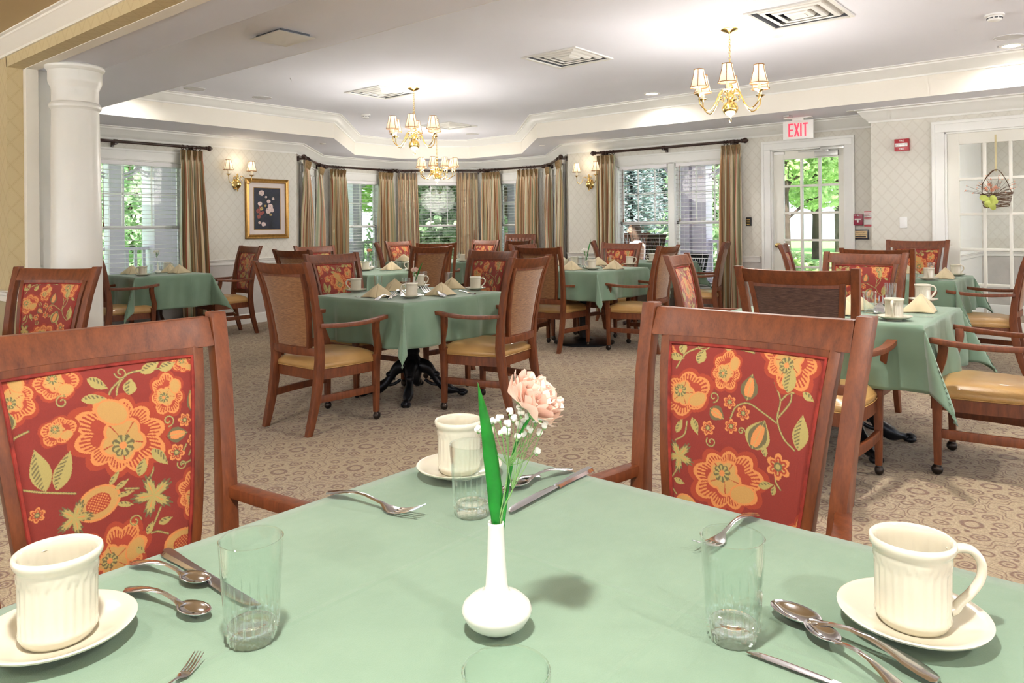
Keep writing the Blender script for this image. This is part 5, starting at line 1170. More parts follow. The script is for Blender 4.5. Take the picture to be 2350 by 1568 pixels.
# t3
setcup(mugl, 840, 621, Z0, 130, 'at the left of the second table'); setcup(mugl, 943, 620.7, Z0, 130, 'at the right of the second table')
for px, py, a, l in ((899, 620, 150, 'cream napkin at the front of the second table'), (826, 618, 110, 'cream napkin at the left end of the second table, mostly hidden')): x, y = at(px, py, Z0); nap((x, y, Z0 + .001), math.radians(a), l, GRP['napkin'], 1.15)
for px, py, l in ((866, 618.7, 'drinking glass by the pink flowers of the second table'), (917, 618.5, 'drinking glass behind the front napkin of the second table')): x, y = at(px, py, Z0); gll((x, y, Z0), 0, l, GRP['glass'], .9)
x, y = at(853, 618.5, Z0); vas((x, y, Z0), 0, 'bud vase with peach flowers on the second table', GRP['vase'], .8); small_flower('peach carnation on the second table, before the dark edge-on chair', 848, 576, F_of(x, y), (x, y, Z0), 'peach', None, R=.036)
# t4
setcup(mugl, 1061, 600, Z0, 130, 'on the far table in the bay')
x, y = at(1055, 595.8, Z0); gll((x, y, Z0), 0, 'drinking glass behind the mug on the far table in the bay', GRP['glass'])
x, y = at(927, 600, Z0); nap((x, y, Z0 + .001), math.radians(150), 'cream napkin on the far table in the bay', GRP['napkin'], 1.2)
# t5
Z5 = .8012; N5 = 'of the round-base table'
for px, py, hd, w in ((1359, 619, 130, 'at the front ' + N5), (1445, 609, RIGHT, 'at the right end ' + N5), (1318, 609.6, 130, 'at the back ' + N5)): setcup(mugl, px, py, Z5, hd, w)
for px, py, a, l in ((1312, 620, 140, 'cream napkin at the left front of the round-base table'), (1411, 618, 150, 'cream napkin at the right front of the round-base table'), (1372, 609, 100, 'cream napkin between the vase and the right napkin of the round-base table'), (1292, 609, 120, 'cream napkin mostly hidden at the left of the round-base table')):
    x, y = at(px, py, Z5); nap((x, y, Z5 + .001), math.radians(a), l, GRP['napkin'], 1.1)
for px, py, l in ((1332, 609, 'drinking glass behind the left napkin of the round-base table'), (1402, 606, 'drinking glass behind the right napkin of the round-base table'), (1298, 616, 'drinking glass at the far left of the round-base table')): x, y = at(px, py, Z5); gll((x, y, Z5), 0, l, GRP['glass'])
x, y = at(1345, 613, Z5); cvs((x, y, Z5), 0, 'clear glass vase with a white flower on the round-base table', 'clear vases'); small_flower('white carnation with a tall green leaf on the round-base table', 1342, 575, F_of(x, y), (x, y, Z5), 'whitepetal', (1356, 549), R=.036)
for mk, a, b, L_, l, g_ in ((spn, (1330, 619), (1345, 616), .163, 'spoon left of the front mug of the round-base table', 'spoon'), (knf, (1390, 617), (1378, 611), .234, 'knife behind the right napkin of the round-base table', 'knife')): cut(mk, a, b, Z5, L_, l, g_)
# t6
setcup(mugl, 1497, 602, Z5, 130, 'on the small table by the double window'); x, y = at(1508, 601, Z5); gll((x, y, Z5), 0, 'drinking glass on the small table by the double window', GRP['glass'])
# t7
for px, py, hd, w in ((2052, 733, -175, 'at the front of the right-hand table'), (2118, 692, RIGHT, 'behind the napkin of the right-hand table')): setcup(mugl if 0 else mugs, px, py, Z0, hd, w)
for px, py, l in ((1996, 718, 'drinking glass left of the front mug of the right-hand table'), (2044, 692, 'drinking glass behind the front mug of the right-hand table')): x, y = at(px, py, Z0); gls((x, y, Z0), 0, l, GRP['glass'], .95)
for px, py, a, l in ((2118, 716, 150, 'cream napkin right of the front mug of the right-hand table'), (1961, 712, 100, 'cream napkin beside the woven-backed chair on the right-hand table'), (1930, 722, 60, 'cream napkin behind the woven-backed chair, nearest the camera')): x, y = at(px, py, Z0); nap((x, y, Z0 + .001), math.radians(a), l, GRP['napkin'], 1.1)
cut(knf, (2142, 728), (2098, 728), Z0, .234, 'knife in front of the napkin on the right-hand table', 'knife'); cut(frk, (2018, 722), (2022, 699), Z0, .192, 'fork with its tines up behind the front mug of the right-hand table', 'fork')
# t8
for px, py, hd, w in ((2132, 642, -175, 'at the front of the table before the glazed door'), (2193, 632.6, RIGHT, 'behind the napkin of the table before the glazed door')): setcup(mugl, px, py, Z0, hd, w)
for px, py, l in ((2098, 641, 'drinking glass left of the front mug of the table before the glazed door'), (2136, 629, 'drinking glass behind the front mug of the table before the glazed door')): x, y = at(px, py, Z0); gll((x, y, Z0), 0, l, GRP['glass'])
for px, py, a, l in ((2172, 640, 150, 'cream napkin right of the front mug of the table before the glazed door'), (2077, 628, 100, 'cream napkin at the left of the table before the glazed door')): x, y = at(px, py, Z0); nap((x, y, Z0 + .001), math.radians(a), l, GRP['napkin'], 1.1)
# ------------------------------------------------------------------ chandeliers and sconces
def shade_parts(r, c, sc=1.0):
    cx, cy, cz = c; n = 36
    mb = MB(); mb.lathe([(.068 * sc, 0), (.062 * sc, .02), (.052 * sc, .06), (.042 * sc, .10), (.037 * sc, .138 * sc)], n, c, cap=False); s = mb.build('lampshade', 'shade', r, smooth=70)
    mb = MB()
    for z, q in ((0, .0685 * sc), (.138 * sc, .0375 * sc)): mb.tube([(cx + q * math.cos(2 * PI * k / 24), cy + q * math.sin(2 * PI * k / 24), cz + z) for k in range(24)], .0035, 5, loop=True)
    for k in range(6):
        a = 2 * PI * k / 6 + .3; mb.tube([(cx + q * math.cos(a), cy + q * math.sin(a), cz + z) for q, z in ((.0690 * sc, 0), (.063 * sc, .02), (.053 * sc, .06), (.043 * sc, .10), (.038 * sc, .138 * sc))], .0028, 5)
    mb.build('trim', 'shadetrim', s)
    mb = MB(); mb.lathe([(.012, -.055), (.012, .045), (.008, .05), (.001, .05)], 12, c); mb.build('candle_sleeve', 'candle', r)
    mb = MB(); mb.lathe([(.004, -.075), (.012, -.068), (.016, -.062), (.036, -.053), (.037, -.051), (.018, -.056), (.001, -.056)], 20, c); mb.build('drip_pan', 'brass', r)
def chandelier(x, y, label, n, R, a0, drop, power, tiers=0):
    r = thing('chandelier', label, 'chandelier', (x, y, TZ), 0, 'brass chandeliers with small shades')
    mb = MB(); mb.lathe([(.001, 0), (.065, 0), (.066, -.006), (.05, -.016), (.02, -.026), (.008, -.034), (.001, -.036)], 28); mb.build('canopy', 'brass', r)
    B = -drop
    z = -.036; top = B + .34; i = 0; mb = MB()
    while z > top + .02:
        h = .026; pts = [(.008 * math.cos(q * PI / 6) * (1 if i % 2 else 0), .008 * math.cos(q * PI / 6) * (0 if i % 2 else 1), z - h / 2 + (h / 2 + .003) * math.sin(q * PI / 6)) for q in range(12)]; mb.tube(pts, .0018, 5, loop=True); z -= h - .004; i += 1
    mb.tube([(.004, 0, -.04), (.004, .003, top)], .0016, 5); mb.build('chain', 'brass', r)
    mb = MB(); mb.tube([(.018 * math.cos(q * PI / 8), 0, top + .0 + .018 * math.sin(q * PI / 8)) for q in range(16)], .003, 6, loop=True); mb.build('loop', 'brass', r)
    mb = MB(); mb.lathe([(.003, B + .325), (.012, B + .315), (.02, B + .30), (.01, B + .29), (.014, B + .265), (.024, B + .245), (.012, B + .23), (.01, B + .20), (.018, B + .185), (.03, B + .165), (.016, B + .15), (.014, B + .13), (.024, B + .115), (.034, B + .10), (.03, B + .085), (.018, B + .072), (.016, B + .062), (.03, B + .052), (.05, B + .035), (.060, B + .008), (.060, B - .008), (.052, B - .03), (.034, B - .048), (.014, B - .058), (.009, B - .066), (.003, B - .07)], 28); mb.build('body', 'brass', r, smooth=60)
    mb = MB(); mb.tube([(.019 * math.cos(q * PI / 8), 0, B - .088 + .019 * math.sin(q * PI / 8)) for q in range(16)], .003, 6, loop=True); mb.build('ring', 'brass', r)
    for k in range(n):
        a = math.radians(a0) + 2 * PI * k / n; ca, sa = math.cos(a), math.sin(a); rr = R * (1 if not tiers or k % 2 == 0 else .86); up = 0 if not tiers or k % 2 == 0 else .0
        q = lambda rad, z: (rad * ca, rad * sa, B + z + up)
        arm = bez([q(.02, .10), q(.05, .145), q(.085, .12), q(.12, .045), q(.16, -.01), q(.20, -.015), q(rr - .008, .03), q(rr, .085)], 6)
        mb = MB(); mb.tube(arm, .0055, 8); sc = bez([q(.045, .09), q(.065, .06), q(.082, .08), q(.075, .1), q(.062, .09)], 5); mb.tube(sc, .003, 6); mb.build('arm', 'brass', r)
        shade_parts(r, q(rr, .16))
    add_light('POINT', 'chandelier_lamp', (x, y, TZ + B - .17), power * LK, (1, .94, .87), .32)
hr = math.degrees(math.atan2(2.414, 5.536)) + 180
chandelier(5.536, 2.414, 'six-arm brass chandelier with amber shades, nearest at the right', 6, .255, hr - 4 + 0, .62, 50)
chandelier(5.53, 6.03, 'brass chandelier in the middle of the ceiling, above and in front of the farthest one', 6, .25, hr + 18, .62, 50)
chandelier(8.15, 8.37, 'lowest hanging brass chandelier in the bay, with the most shades', 9, .30, hr + 10, .74, 50, 1)
def sconce(loc, rz, label, power):
    r = thing('wall_sconce', label, 'wall lamp', loc, rz, 'two-shade brass wall sconces')
    mb = MB(); mb.lathe([(.001, -.10), (.008, -.096), (.006, -.085), (.014, -.078), (.008, -.068), (.02, -.055), (.04, -.03), (.046, 0), (.04, .03), (.022, .048), (.012, .055), (.018, .065), (.012, .08), (.016, .10), (.009, .115), (.012, .13), (.001, .14)], 24, (0, -.052, 0)); mb.build('body', 'brass', r, smooth=60)
    mb = MB(); mb.rings([[(q * .05 * math.cos(k * PI / 12), y_, q * .07 * math.sin(k * PI / 12)) for k in range(24)] for q, y_ in ((1, 0), (1, -.006), (.8, -.012), (.3, -.02))]); mb.build('backplate', 'brass', r)
    for s in (-1, 1):
        c = (s * .165, -.12, .175); arm = bez([(s * .01, -.06, .07), (s * .04, -.075, .10), (s * .075, -.09, .085), (s * .09, -.1, .03), (s * .12, -.11, .005), (s * .155, -.118, .03), (c[0], c[1], .11)], 6)
        mb = MB(); mb.tube(arm, .0045, 7); mb.tube(bez([(s * .05, -.07, .1), (s * .035, -.07, .06), (s * .055, -.075, .04), (s * .06, -.075, .065)], 5), .0025, 5); mb.build('arm', 'brass', r)
        shade_parts(r, c, .92)
    M_ = Matrix.Translation(loc) @ Matrix.Rotation(rz, 4, 'Z'); p = M_ @ Vector((0, -.14, .29)); add_light('POINT', 'sconce_lamp', p, power * LK, (1, .78, .52), .05)
sconce((5.15, 9.08, 1.853), 0, 'brass wall sconce with two lit shades beside the framed picture', .8)
sconce((8.9, 5.985, 1.86), -PI / 2, 'brass wall sconce with two lit shades right of the bay, left of the double window', .8)
# ------------------------------------------------------------------ framed flower picture
r = thing('framed_picture', 'gilt-framed dark blue flower picture between the corner table and the bay', 'picture', (5.607, 9.08, 1.535))
def frame_ring(mb, a, b, ia, ib, y0, y1, yi):
    for (xa, xb, za, zb, ix0, ix1, iz0, iz1) in (): pass
    O = [(-a, -b), (a, -b), (a, b), (-a, b)]; I = [(-ia, -ib), (ia, -ib), (ia, ib), (-ia, ib)]
    mb.rings([[(x, y0, z) for x, z in O], [(x, y1, z) for x, z in O], [(x * .97, y1 - .008, z * .975) for x, z in O], [((x * .6 + X_ * .4), y1 - .002, (z * .6 + Z_ * .4)) for (x, z), (X_, Z_) in zip(O, I)], [(X_ * 1.03, y1 - .009, Z_ * 1.025) for X_, Z_ in I], [(x, yi, z) for x, z in I]], cap=False)
mb = MB(); frame_ring(mb, .328, .406, .272, .348, 0, -.028, -.014); mb.build('frame', 'gold', r, smooth=20)
mb = MB(); mb.box(-.28, .28, -.013, -.008, -.355, .355); mb.build('mount', 'mat', r)
mb = MB(); mb.box(-.205, .205, -.0145, -.013, -.287, .287); mb.build('inner_border', 'gold', r)
mb = MB(); mb.box(-.197, .197, -.0158, -.0145, -.279, .279); art = mb.build('picture_ground', 'navy', r)
rnd = random.Random(4)
for k, (mm, lst) in enumerate((('petalw', [(-.085, .215, .045), (-.11, .07, .035), (.02, .10, .03), (.045, .03, .045), (.015, -.03, .045), (.07, -.02, .035), (-.06, -.21, .036), (-.02, .16, .02), (.09, .14, .022), (-.12, -.19, .022)]), ('petalr', [(-.14, -.03, .036), (-.10, -.07, .03), (-.13, -.11, .03), (-.07, -.05, .024), (-.115, .02, .02)]), ('petaly', [(-.09, .0, .028), (.05, -.08, .022), (-.03, .04, .018)]))):
    mb = MB()
    for x, z, q in lst:
        for i in range(9):
            a = i * 2 * PI / 9 + x * 9; cx, cz = x + q * .5 * math.cos(a), z + q * .5 * math.sin(a); qq = q * rnd.uniform(.35, .55)
            mb.rings([[(cx + qq * s_ * math.cos(t_ * PI / 5), -.0158 - h, cz + qq * .8 * s_ * math.sin(t_ * PI / 5)) for t_ in range(10)] for s_, h in ((1, 0), (.8, .0008), (.1, .001))])
    mb.build('painted_flowers', mm, r)
mb = MB()
for k in range(26): x0, z0 = rnd.uniform(-.14, .1), rnd.uniform(-.25, .2); a = rnd.uniform(0, 6); mb.tube([(x0, -.016, z0), (x0 + .03 * math.cos(a), -.0165, z0 + .03 * math.sin(a)), (x0 + .05 * math.cos(a + .5), -.016, z0 + .05 * math.sin(a + .5))], .0022, 5)
mb.build('painted_stems', simple('painted_olive', g(70, 84, 70), .6), r)
mb = MB(); mb.face(range(*(lambda k: (k, k + 4))(mb.add([(-.27, -.019, -.346), (.27, -.019, -.346), (.27, -.019, .346), (-.27, -.019, .346)])))); mb.build('glazing', 'pane', r, smooth=0)
# ------------------------------------------------------------------ basket on the glazed door
r = thing('hanging_basket', 'small twig basket with pink blossoms and a green bow hanging on the glazed door', 'basket', (8.50, 1.02, 1.50), -PI / 2)
rnd = random.Random(9); mb = MB()
for k in range(11):
    z = -.10 + .013 * k; w_ = .105 + .003 * k
    for q in range(2): mb.tube([(x, -.03 - .028 * math.sqrt(max(0, 1 - (x / w_) ** 2)) + rnd.uniform(-.004, .004), z + rnd.uniform(-.004, .004) + .06 * x) for x in [w_ * (-1 + 2 * i / 9) for i in range(10)]], .0035, 5)
mb.tube([(x, -.012, -.1 + .06 * x) for x in (-.1, .1)], .004, 5); mb.build('woven_body', 'wicker', r)
mb = MB()
for q in range(3): mb.tube(bez([(-.12, -.02, .03), (-.11, -.02, .14), (-.04 + .006 * q, -.02, .245), (.02, -.022, .25), (.08, -.02 - .004 * q, .15), (.12, -.02, .04)], 6), .0032, 5)
mb.build('handle', 'wicker', r)
mb = MB(); mb.box(-.014, .002, -.012, -.009, .245, .60); mb.build('hanging_ribbon', 'goldribbon', r)
mb = MB()
for k, (a, l_) in enumerate(((-.3, .07), (2.7, .09), (-1.2, .1), (-2.0, .07), (.6, .06))):
    mb.grid(lambda i, j: Vector((-.05, -.07, -.035)) + Vector((math.cos(a), 0, math.sin(a))) * (l_ * j) + Vector((-math.sin(a), 0, math.cos(a))) * ((i - .5) * .06 * math.sin(.3 + j * 2.4)) + Vector((0, -.015 * math.sin(j * PI), 0)), 6, 8)
mb.build('bow', 'ribbon', r, smooth=80, recalc=False)
mb = MB(); mf = MB()
for k in range(34):
    a = rnd.uniform(.2, PI - .1); l_ = rnd.uniform(.1, .26); e = Vector((-.05 + l_ * math.cos(a) * 1.1, -.05 + rnd.uniform(-.05, .02), .02 + l_ * math.sin(a) * .75)); s0 = Vector((-.04, -.04, -.02)); mb.tube(bez([s0, s0.lerp(e, .5) + Vector((rnd.uniform(-.02, .02), 0, .02)), e], 4), .0012, 4); mf.ball(e, .006, 5, 4)
for x, z in ((-.05, .11), (-.08, .07), (.0, .08), (-.03, .06)): carnation(mf, (x, -.06, z), .026, int(x * 1000 + 900), 8, up=(0, -1, .3))
mb.build('twigs', 'wicker', r); mf.build('blossoms', 'peach', r, smooth=80, recalc=False)
# ------------------------------------------------------------------ porch and garden
mb = MB(); mb.prism([(-3, 9.25), (5.9, 9.25), (7.2, 10.5), (9.0, 10.5), (10.3, 9.3), (10.3, 7.5), (9.08, 6.35), (9.08, 1.9), (12.3, 1.9), (12.3, 12.3), (-3, 12.3)], -.12, -.03); struct(mb, 'porch_floor', 'porchdk', smooth=0)
mb = MB(); mb.prism([(-3, 9.25), (5.9, 9.25), (7.2, 10.5), (9.0, 10.5), (10.3, 9.3), (10.3, 7.5), (9.08, 6.35), (9.08, 2.2), (12.5, 2.2), (12.5, 12.5), (-3, 12.5)], 2.75, 2.85); struct(mb, 'porch_ceiling', 'porch', smooth=0)
def post(x, y, w=.13, label='', name='porch_post'):
    r = thing(name, label, 'post', (x, y, -.03), group='lavender-white porch posts')
    mb = MB(); mb.box(-w, w, -w, w, 0, 2.78); mb.build('shaft', 'porch', r, bevel=.006)
    mb = MB(); mb.box(-w - .03, w + .03, -w - .03, w + .03, 0, .16); mb.box(-w - .03, w + .03, -w - .03, w + .03, 2.58, 2.70); mb.build('collar', 'porch', r, bevel=.006)
    return r
def bracket(r, dx, dy):
    mb = MB(); w = .13
    for q in (0, .05): mb.tube(bez([(dx * w, dy * w, 2.1 + q), (dx * (w + .22), dy * (w + .22), 2.22 + q), (dx * (w + .42), dy * (w + .42), 2.62)], 6), .018, 6)
    mb.tube([(dx * (w + .18 + .07 * math.cos(a * PI / 6)), dy * (w + .18 + .07 * math.cos(a * PI / 6)), 2.45 + .07 * math.sin(a * PI / 6)) for a in range(12)], .012, 5, loop=True)
    mb.build('bracket', 'porch', r)
def ray2(px, py=450): d = FW + RT * ((px - 1175) / FPX); return d
def onY(px, Y): d = ray2(px); return d.x * Y / d.y
def onX(px, X): d = ray2(px); return d.y * X / d.x
for px, w, l in ((262, .11, 'porch post seen through the left of the corner window'), (372, .22, 'wide porch post seen through the middle of the corner window')):
    p = post(onY(px, 12.0), 12.0, w, l); bracket(p, -1, 0); bracket(p, 1, 0)
p = post(onY(813, 12.0), 12.0, .11, 'porch post seen through the window left of the central bay window'); bracket(p, 1, 0)
p = post(12.0, onX(1185, 12.0), .13, 'porch post seen through the window right of the central bay window'); bracket(p, 0, 1)
p = post(12.0, onX(1575, 12.0), .12, 'porch post seen through the right half of the double window'); bracket(p, 0, -1); bracket(p, 0, 1)
p = post(12.0, onX(1612, 12.0) , .13, 'second porch post seen through the right half of the double window, right of its twin'); bracket(p, 0, -1)
def railing(p0, p1, label, z=1.0):
    fr = Fr(p0, p1, (1, 1)); r = thing('porch_railing', label, 'railing', (p0[0], p0[1], 0), group='white porch railings'); T = Matrix.Translation(-Vector(r.location))
    mb = MB(); mb.fbox(fr, 0, fr.L, -.045, .045, z - .05, z); mb.xf(T); mb.build('top_rail', 'porch', r); mb = MB(); mb.fbox(fr, 0, fr.L, -.03, .03, .10, .16); mb.xf(T); mb.build('bottom_rail', 'porch', r)
    mb = MB(); n = int(fr.L / .125)
    for k in range(n): u = (k + .5) * fr.L / n; mb.fbox(fr, u - .02, u + .02, -.02, .02, .15, z - .04)
    mb.xf(T); b_ = mb.build('balusters', 'porch', r, smooth=0)
railing((-.5, 12.0), (onY(262, 12.0) - .15, 12.0), 'white porch railing beyond the corner window, left of its posts'); railing((onY(262, 12.0) + .12, 12.0), (onY(372, 12) - .23, 12.0), 'white porch railing between the two posts beyond the corner window')
railing((onY(372, 12) + .24, 12.0), (11.9, 12.0), 'white porch railing beyond the bay windows'); railing((12.0, 11.9), (12.0, onX(1575, 12.0) + .14), 'white porch railing beyond the left half of the double window'); railing((12.0, onX(1606, 12) - .15), (12.0, 4.75), 'white porch railing beyond the right half of the double window')
# the neighbouring wing seen through the bay's right windows
mb = MB(); mb.box(12.2, 12.4, -4, 2.6, 0, 3.2) 
def rocker(x, y, h, label, m_='wood'):
    r = thing('rocking_chair', label, 'chair', (x, y, -.03), math.radians(h) - PI / 2, 'porch rocking chairs')
    for s in (-1, 1):
        mb = MB(); mb.tube(bez([(s * .24, -.48, .10), (s * .24, -.2, .03), (s * .24, .15, .02), (s * .24, .5, .08)], 6), .018, 6); mb.build('rocker', m_, r)
        mb = MB(); mb.axis_sweep([(s * .24, -.2, .03), (s * .24, -.2, .42), (s * .25, -.28, .8), (s * .26, -.36, 1.15)], 'z', .035, .035); mb.build('back_post', m_, r)
        mb = MB(); mb.axis_sweep([(s * .24, .22, .03), (s * .24, .22, .62)], 'z', .035, .035); mb.build('front_leg', m_, r)
        mb = MB(); mb.box(s * .25 - .04, s * .25 + .04, -.24, .3, .61, .635); mb.build('arm', m_, r, bevel=.004)
    mb = MB()
    for k in range(7): x_ = -.18 + .06 * k; mb.axis_sweep([(x_, -.2, .46), (x_, -.27, .8), (x_, -.345, 1.1)], 'z', .035, .012)
    mb.box(-.26, .26, -.37, -.34, 1.06, 1.16); mb.build('back_slats', m_, r)
    mb = MB(); mb.box(-.25, .25, -.22, .25, .41, .435); mb.build('seat', m_, r, bevel=.005); return r
# seated woman on the porch
F_ = 11.3; hp = atF(1459, 541, F_); hx, hy = hp.x, hp.y
def skin_body(name, verts, edges, radii, m_, parent=None, loc=(0, 0, 0), rz=0, sub=2):
    me = bpy.data.meshes.new(name); me.from_pydata(verts, edges, []); me.materials.append(M[m_]); o = bpy.data.objects.new(name, me); COL.objects.link(o); o.parent = parent; o.location = loc; o.rotation_euler = (0, 0, rz)
    o.modifiers.new('skin', 'SKIN'); s = me.skin_vertices
    if not s: me.skin_vertices
    for v_, r_ in zip(me.skin_vertices[0].data, radii): v_.radius = (r_, r_) if not isinstance(r_, tuple) else r_
    me.skin_vertices[0].data[0].use_root = True; sb = o.modifiers.new('s', 'SUBSURF'); sb.levels = sb.render_levels = sub; o.modifiers['skin'].use_smooth_shade = True
    return o
try:
    bpy.ops.preferences  # noqa
    per = thing('person', 'seated person with shoulder-length grey-brown hair on the porch beyond the double window', 'person', (hx, hy, -.03), math.radians(146) - PI / 2)
    # x right, y forward; seated, pelvis at z .50
    V_ = [(0, 0, .52), (0, -.02, .72), (0, -.01, .92), (0, .0, 1.04), (0, .02, 1.13), (0, .035, 1.19),
          (-.17, -.01, 1.0), (-.24, .03, .78), (-.2, .24, .68), (-.19, .30, .675), (.17, -.01, 1.0), (.24, .03, .78), (.2, .24, .68), (.19, .30, .675),
          (-.10, .04, .50), (-.11, .42, .52), (-.11, .44, .12), (-.11, .52, .05), (.10, .04, .50), (.11, .42, .52), (.11, .44, .12), (.11, .52, .05)]
    E_ = [(0, 1), (1, 2), (2, 3), (3, 4), (4, 5), (2, 6), (6, 7), (7, 8), (8, 9), (2, 10), (10, 11), (11, 12), (12, 13), (0, 14), (14, 15), (15, 16), (16, 17), (0, 18), (18, 19), (19, 20), (20, 21)]
    Rr = [(.13, .11), (.12, .09), (.15, .09), .05, .07, .075, .055, .042, .032, .03, .055, .042, .032, .03, .09, .065, .045, .04, .09, .065, .045, .04]
    me = bpy.data.meshes.new('body'); me.from_pydata(V_, E_, []); me.materials.append(M['skin']); bo = bpy.data.objects.new('body', me); COL.objects.link(bo)
    bo.modifiers.new('skin', 'SKIN')
    for v_, r_ in zip(me.skin_vertices[0].data, Rr): v_.radius = r_ if isinstance(r_, tuple) else (r_, r_)
    sb = bo.modifiers.new('s', 'SUBSURF'); sb.levels = sb.render_levels = 2
    bo.parent = per
except Exception as ex_:
    print('person', ex_)
def head(par):
    c = Vector((0, .03, 1.215)); mb = MB()
    def P(i, j):
        a = i * 2 * PI; e = j * PI; x = math.sin(e) * math.sin(a); y = math.sin(e) * math.cos(a); z = -math.cos(e)
        rx, ry, rz = .073, .092, .112; f_ = 1 - .22 * max(0, -z) ** 2
        nose = .028 * math.exp(-((x) / .14) ** 2 - ((z + .12) / .16) ** 2) if y > 0 else 0
        eye = -.010 * (math.exp(-((abs(x) - .35) / .14) ** 2 - ((z - .06) / .10) ** 2)) if y > 0 else 0
        mouth = .006 * math.exp(-(x / .25) ** 2 - ((z + .48) / .07) ** 2) if y > 0 else 0
        return c + Vector((x * rx * f_, y * ry * f_ + nose + eye + mouth, z * rz))
    mb.grid(P, 40, 30); mb.build('head', 'skin', par, smooth=180)
    mb = MB()
    def H(i, j):
        a = (i - .5) * 2 * PI * .76 + PI; e = .02 + j * PI * .80; x = math.sin(e) * math.sin(a); y = math.sin(e) * math.cos(a); z = math.cos(e); dn = max(0, j - .55) / .45
        return c + Vector((x * (.088 + .02 * dn), y * (.105) - .01, z * .128 - .05 * dn)) + Vector((0, 0, 0)) + Vector((x, y, 0)) * .004 * math.sin(a * 25)
    mb.grid(H, 60, 20); o = mb.build('hair', 'hair', par, smooth=180, recalc=False); m_ = o.modifiers.new('t', 'SOLIDIFY'); m_.thickness = .012
    mb = MB()
    for s in (-1, 1): mb.ball(c + Vector((s * .027, .080, .008)), .010, 8, 6)
    mb.build('eyes', simple('eye_dark', g(60, 50, 46), .2), par)
    mb = MB(); mb.rings([[(w_ * math.cos(k * PI / 10), d_ * math.sin(k * PI / 10) - .005, z) for k in range(20)] for w_, d_, z in ((.17, .13, .50), (.155, .12, .70), (.19, .125, .90), (.20, .11, .985), (.13, .085, 1.03), (.07, .065, 1.06))], cap=True); mb.build('blouse', 'shirt', par, smooth=80)
head(per)
rocker(hx, hy + .0, 146, 'porch chair the seated person sits in beyond the double window', 'tabledark')
p2 = atF(1484, 560, 12.7); rocker(p2.x, p2.y, -120, 'reddish slatted rocking chair behind the seated person on the porch', 'wood')
p3 = atF(1568, 560, 11.1); r = rocker(p3.x, p3.y, 160, 'dark porch chair with a pink cushion beyond the right half of the double window', 'iron'); r.scale = (.8, .8, .74)
tag(MB().box(-.22, .22, -.2, .22, 0, .09).build('cushion', 'pinkcloth', None, (p3.x, p3.y, .30), math.radians(70), bevel=.03), 'pink cushion on the dark porch chair beyond the double window', 'cushion')
p4 = atF(1178, 560, 12.2); rocker(p4.x, p4.y, 200, 'slatted porch chair beyond the window right of the central bay window', 'wood')
# ground
mb = MB(); mb.box(-40, 80, -40, 80, -.5, -.35); struct(mb, 'ground_lawn', 'grass', smooth=0)
mb = MB(); mb.rings([[(x, y - 1.3, -.345) for x, y in ((9.2, 2.9), (13, 3.2), (18, 4.6), (40, 7.5))][i:i + 1] + [(x, y + 1.3, -.345) for x, y in ((9.2, 2.9), (13, 3.2), (18, 4.6), (40, 7.5))][i:i + 1] for i in range(4)], close=False, cap=False); mb.box(19, 26, -20, 30, -.349, -.34); struct(mb, 'ground_path', 'pave', smooth=0)
mb = MB(); mb.box(-30, -5.05, -30, 30, -.36, -.05); mb.box(-5.05, 40, -30, -5.05, -.36, -.05); struct(mb, 'ground_bounce', 'pave', smooth=0)  # unseen pale slabs added to bounce sunlight up to the ceilings
def leafcloud(mb, n, blobs, size, rnd, flat=.4):
    tot = sum(b_[3] ** 2 for b_ in blobs)
    for bx, by, bz, br, sz in blobs:
        k = int(n * br * br / tot)
        for _ in range(k):
            d = Vector((rnd.gauss(0, 1), rnd.gauss(0, 1), rnd.gauss(0, 1))).normalized(); q = rnd.uniform(.72, 1.05); c = Vector((bx + d.x * br * q, by + d.y * br * q, bz + d.z * br * sz * q))
            u_ = Vector((rnd.gauss(0, 1), rnd.gauss(0, 1), rnd.gauss(0, flat))).normalized(); w_ = d.cross(u_); w_ = (w_ if w_.length > .01 else u_.orthogonal()).normalized(); s_ = size * rnd.uniform(.6, 1.3)
            b = mb.add([c - u_ * s_, c - w_ * s_ * .5, c + u_ * s_, c + w_ * s_ * .5]); mb.face((b, b + 1, b + 2, b + 3))
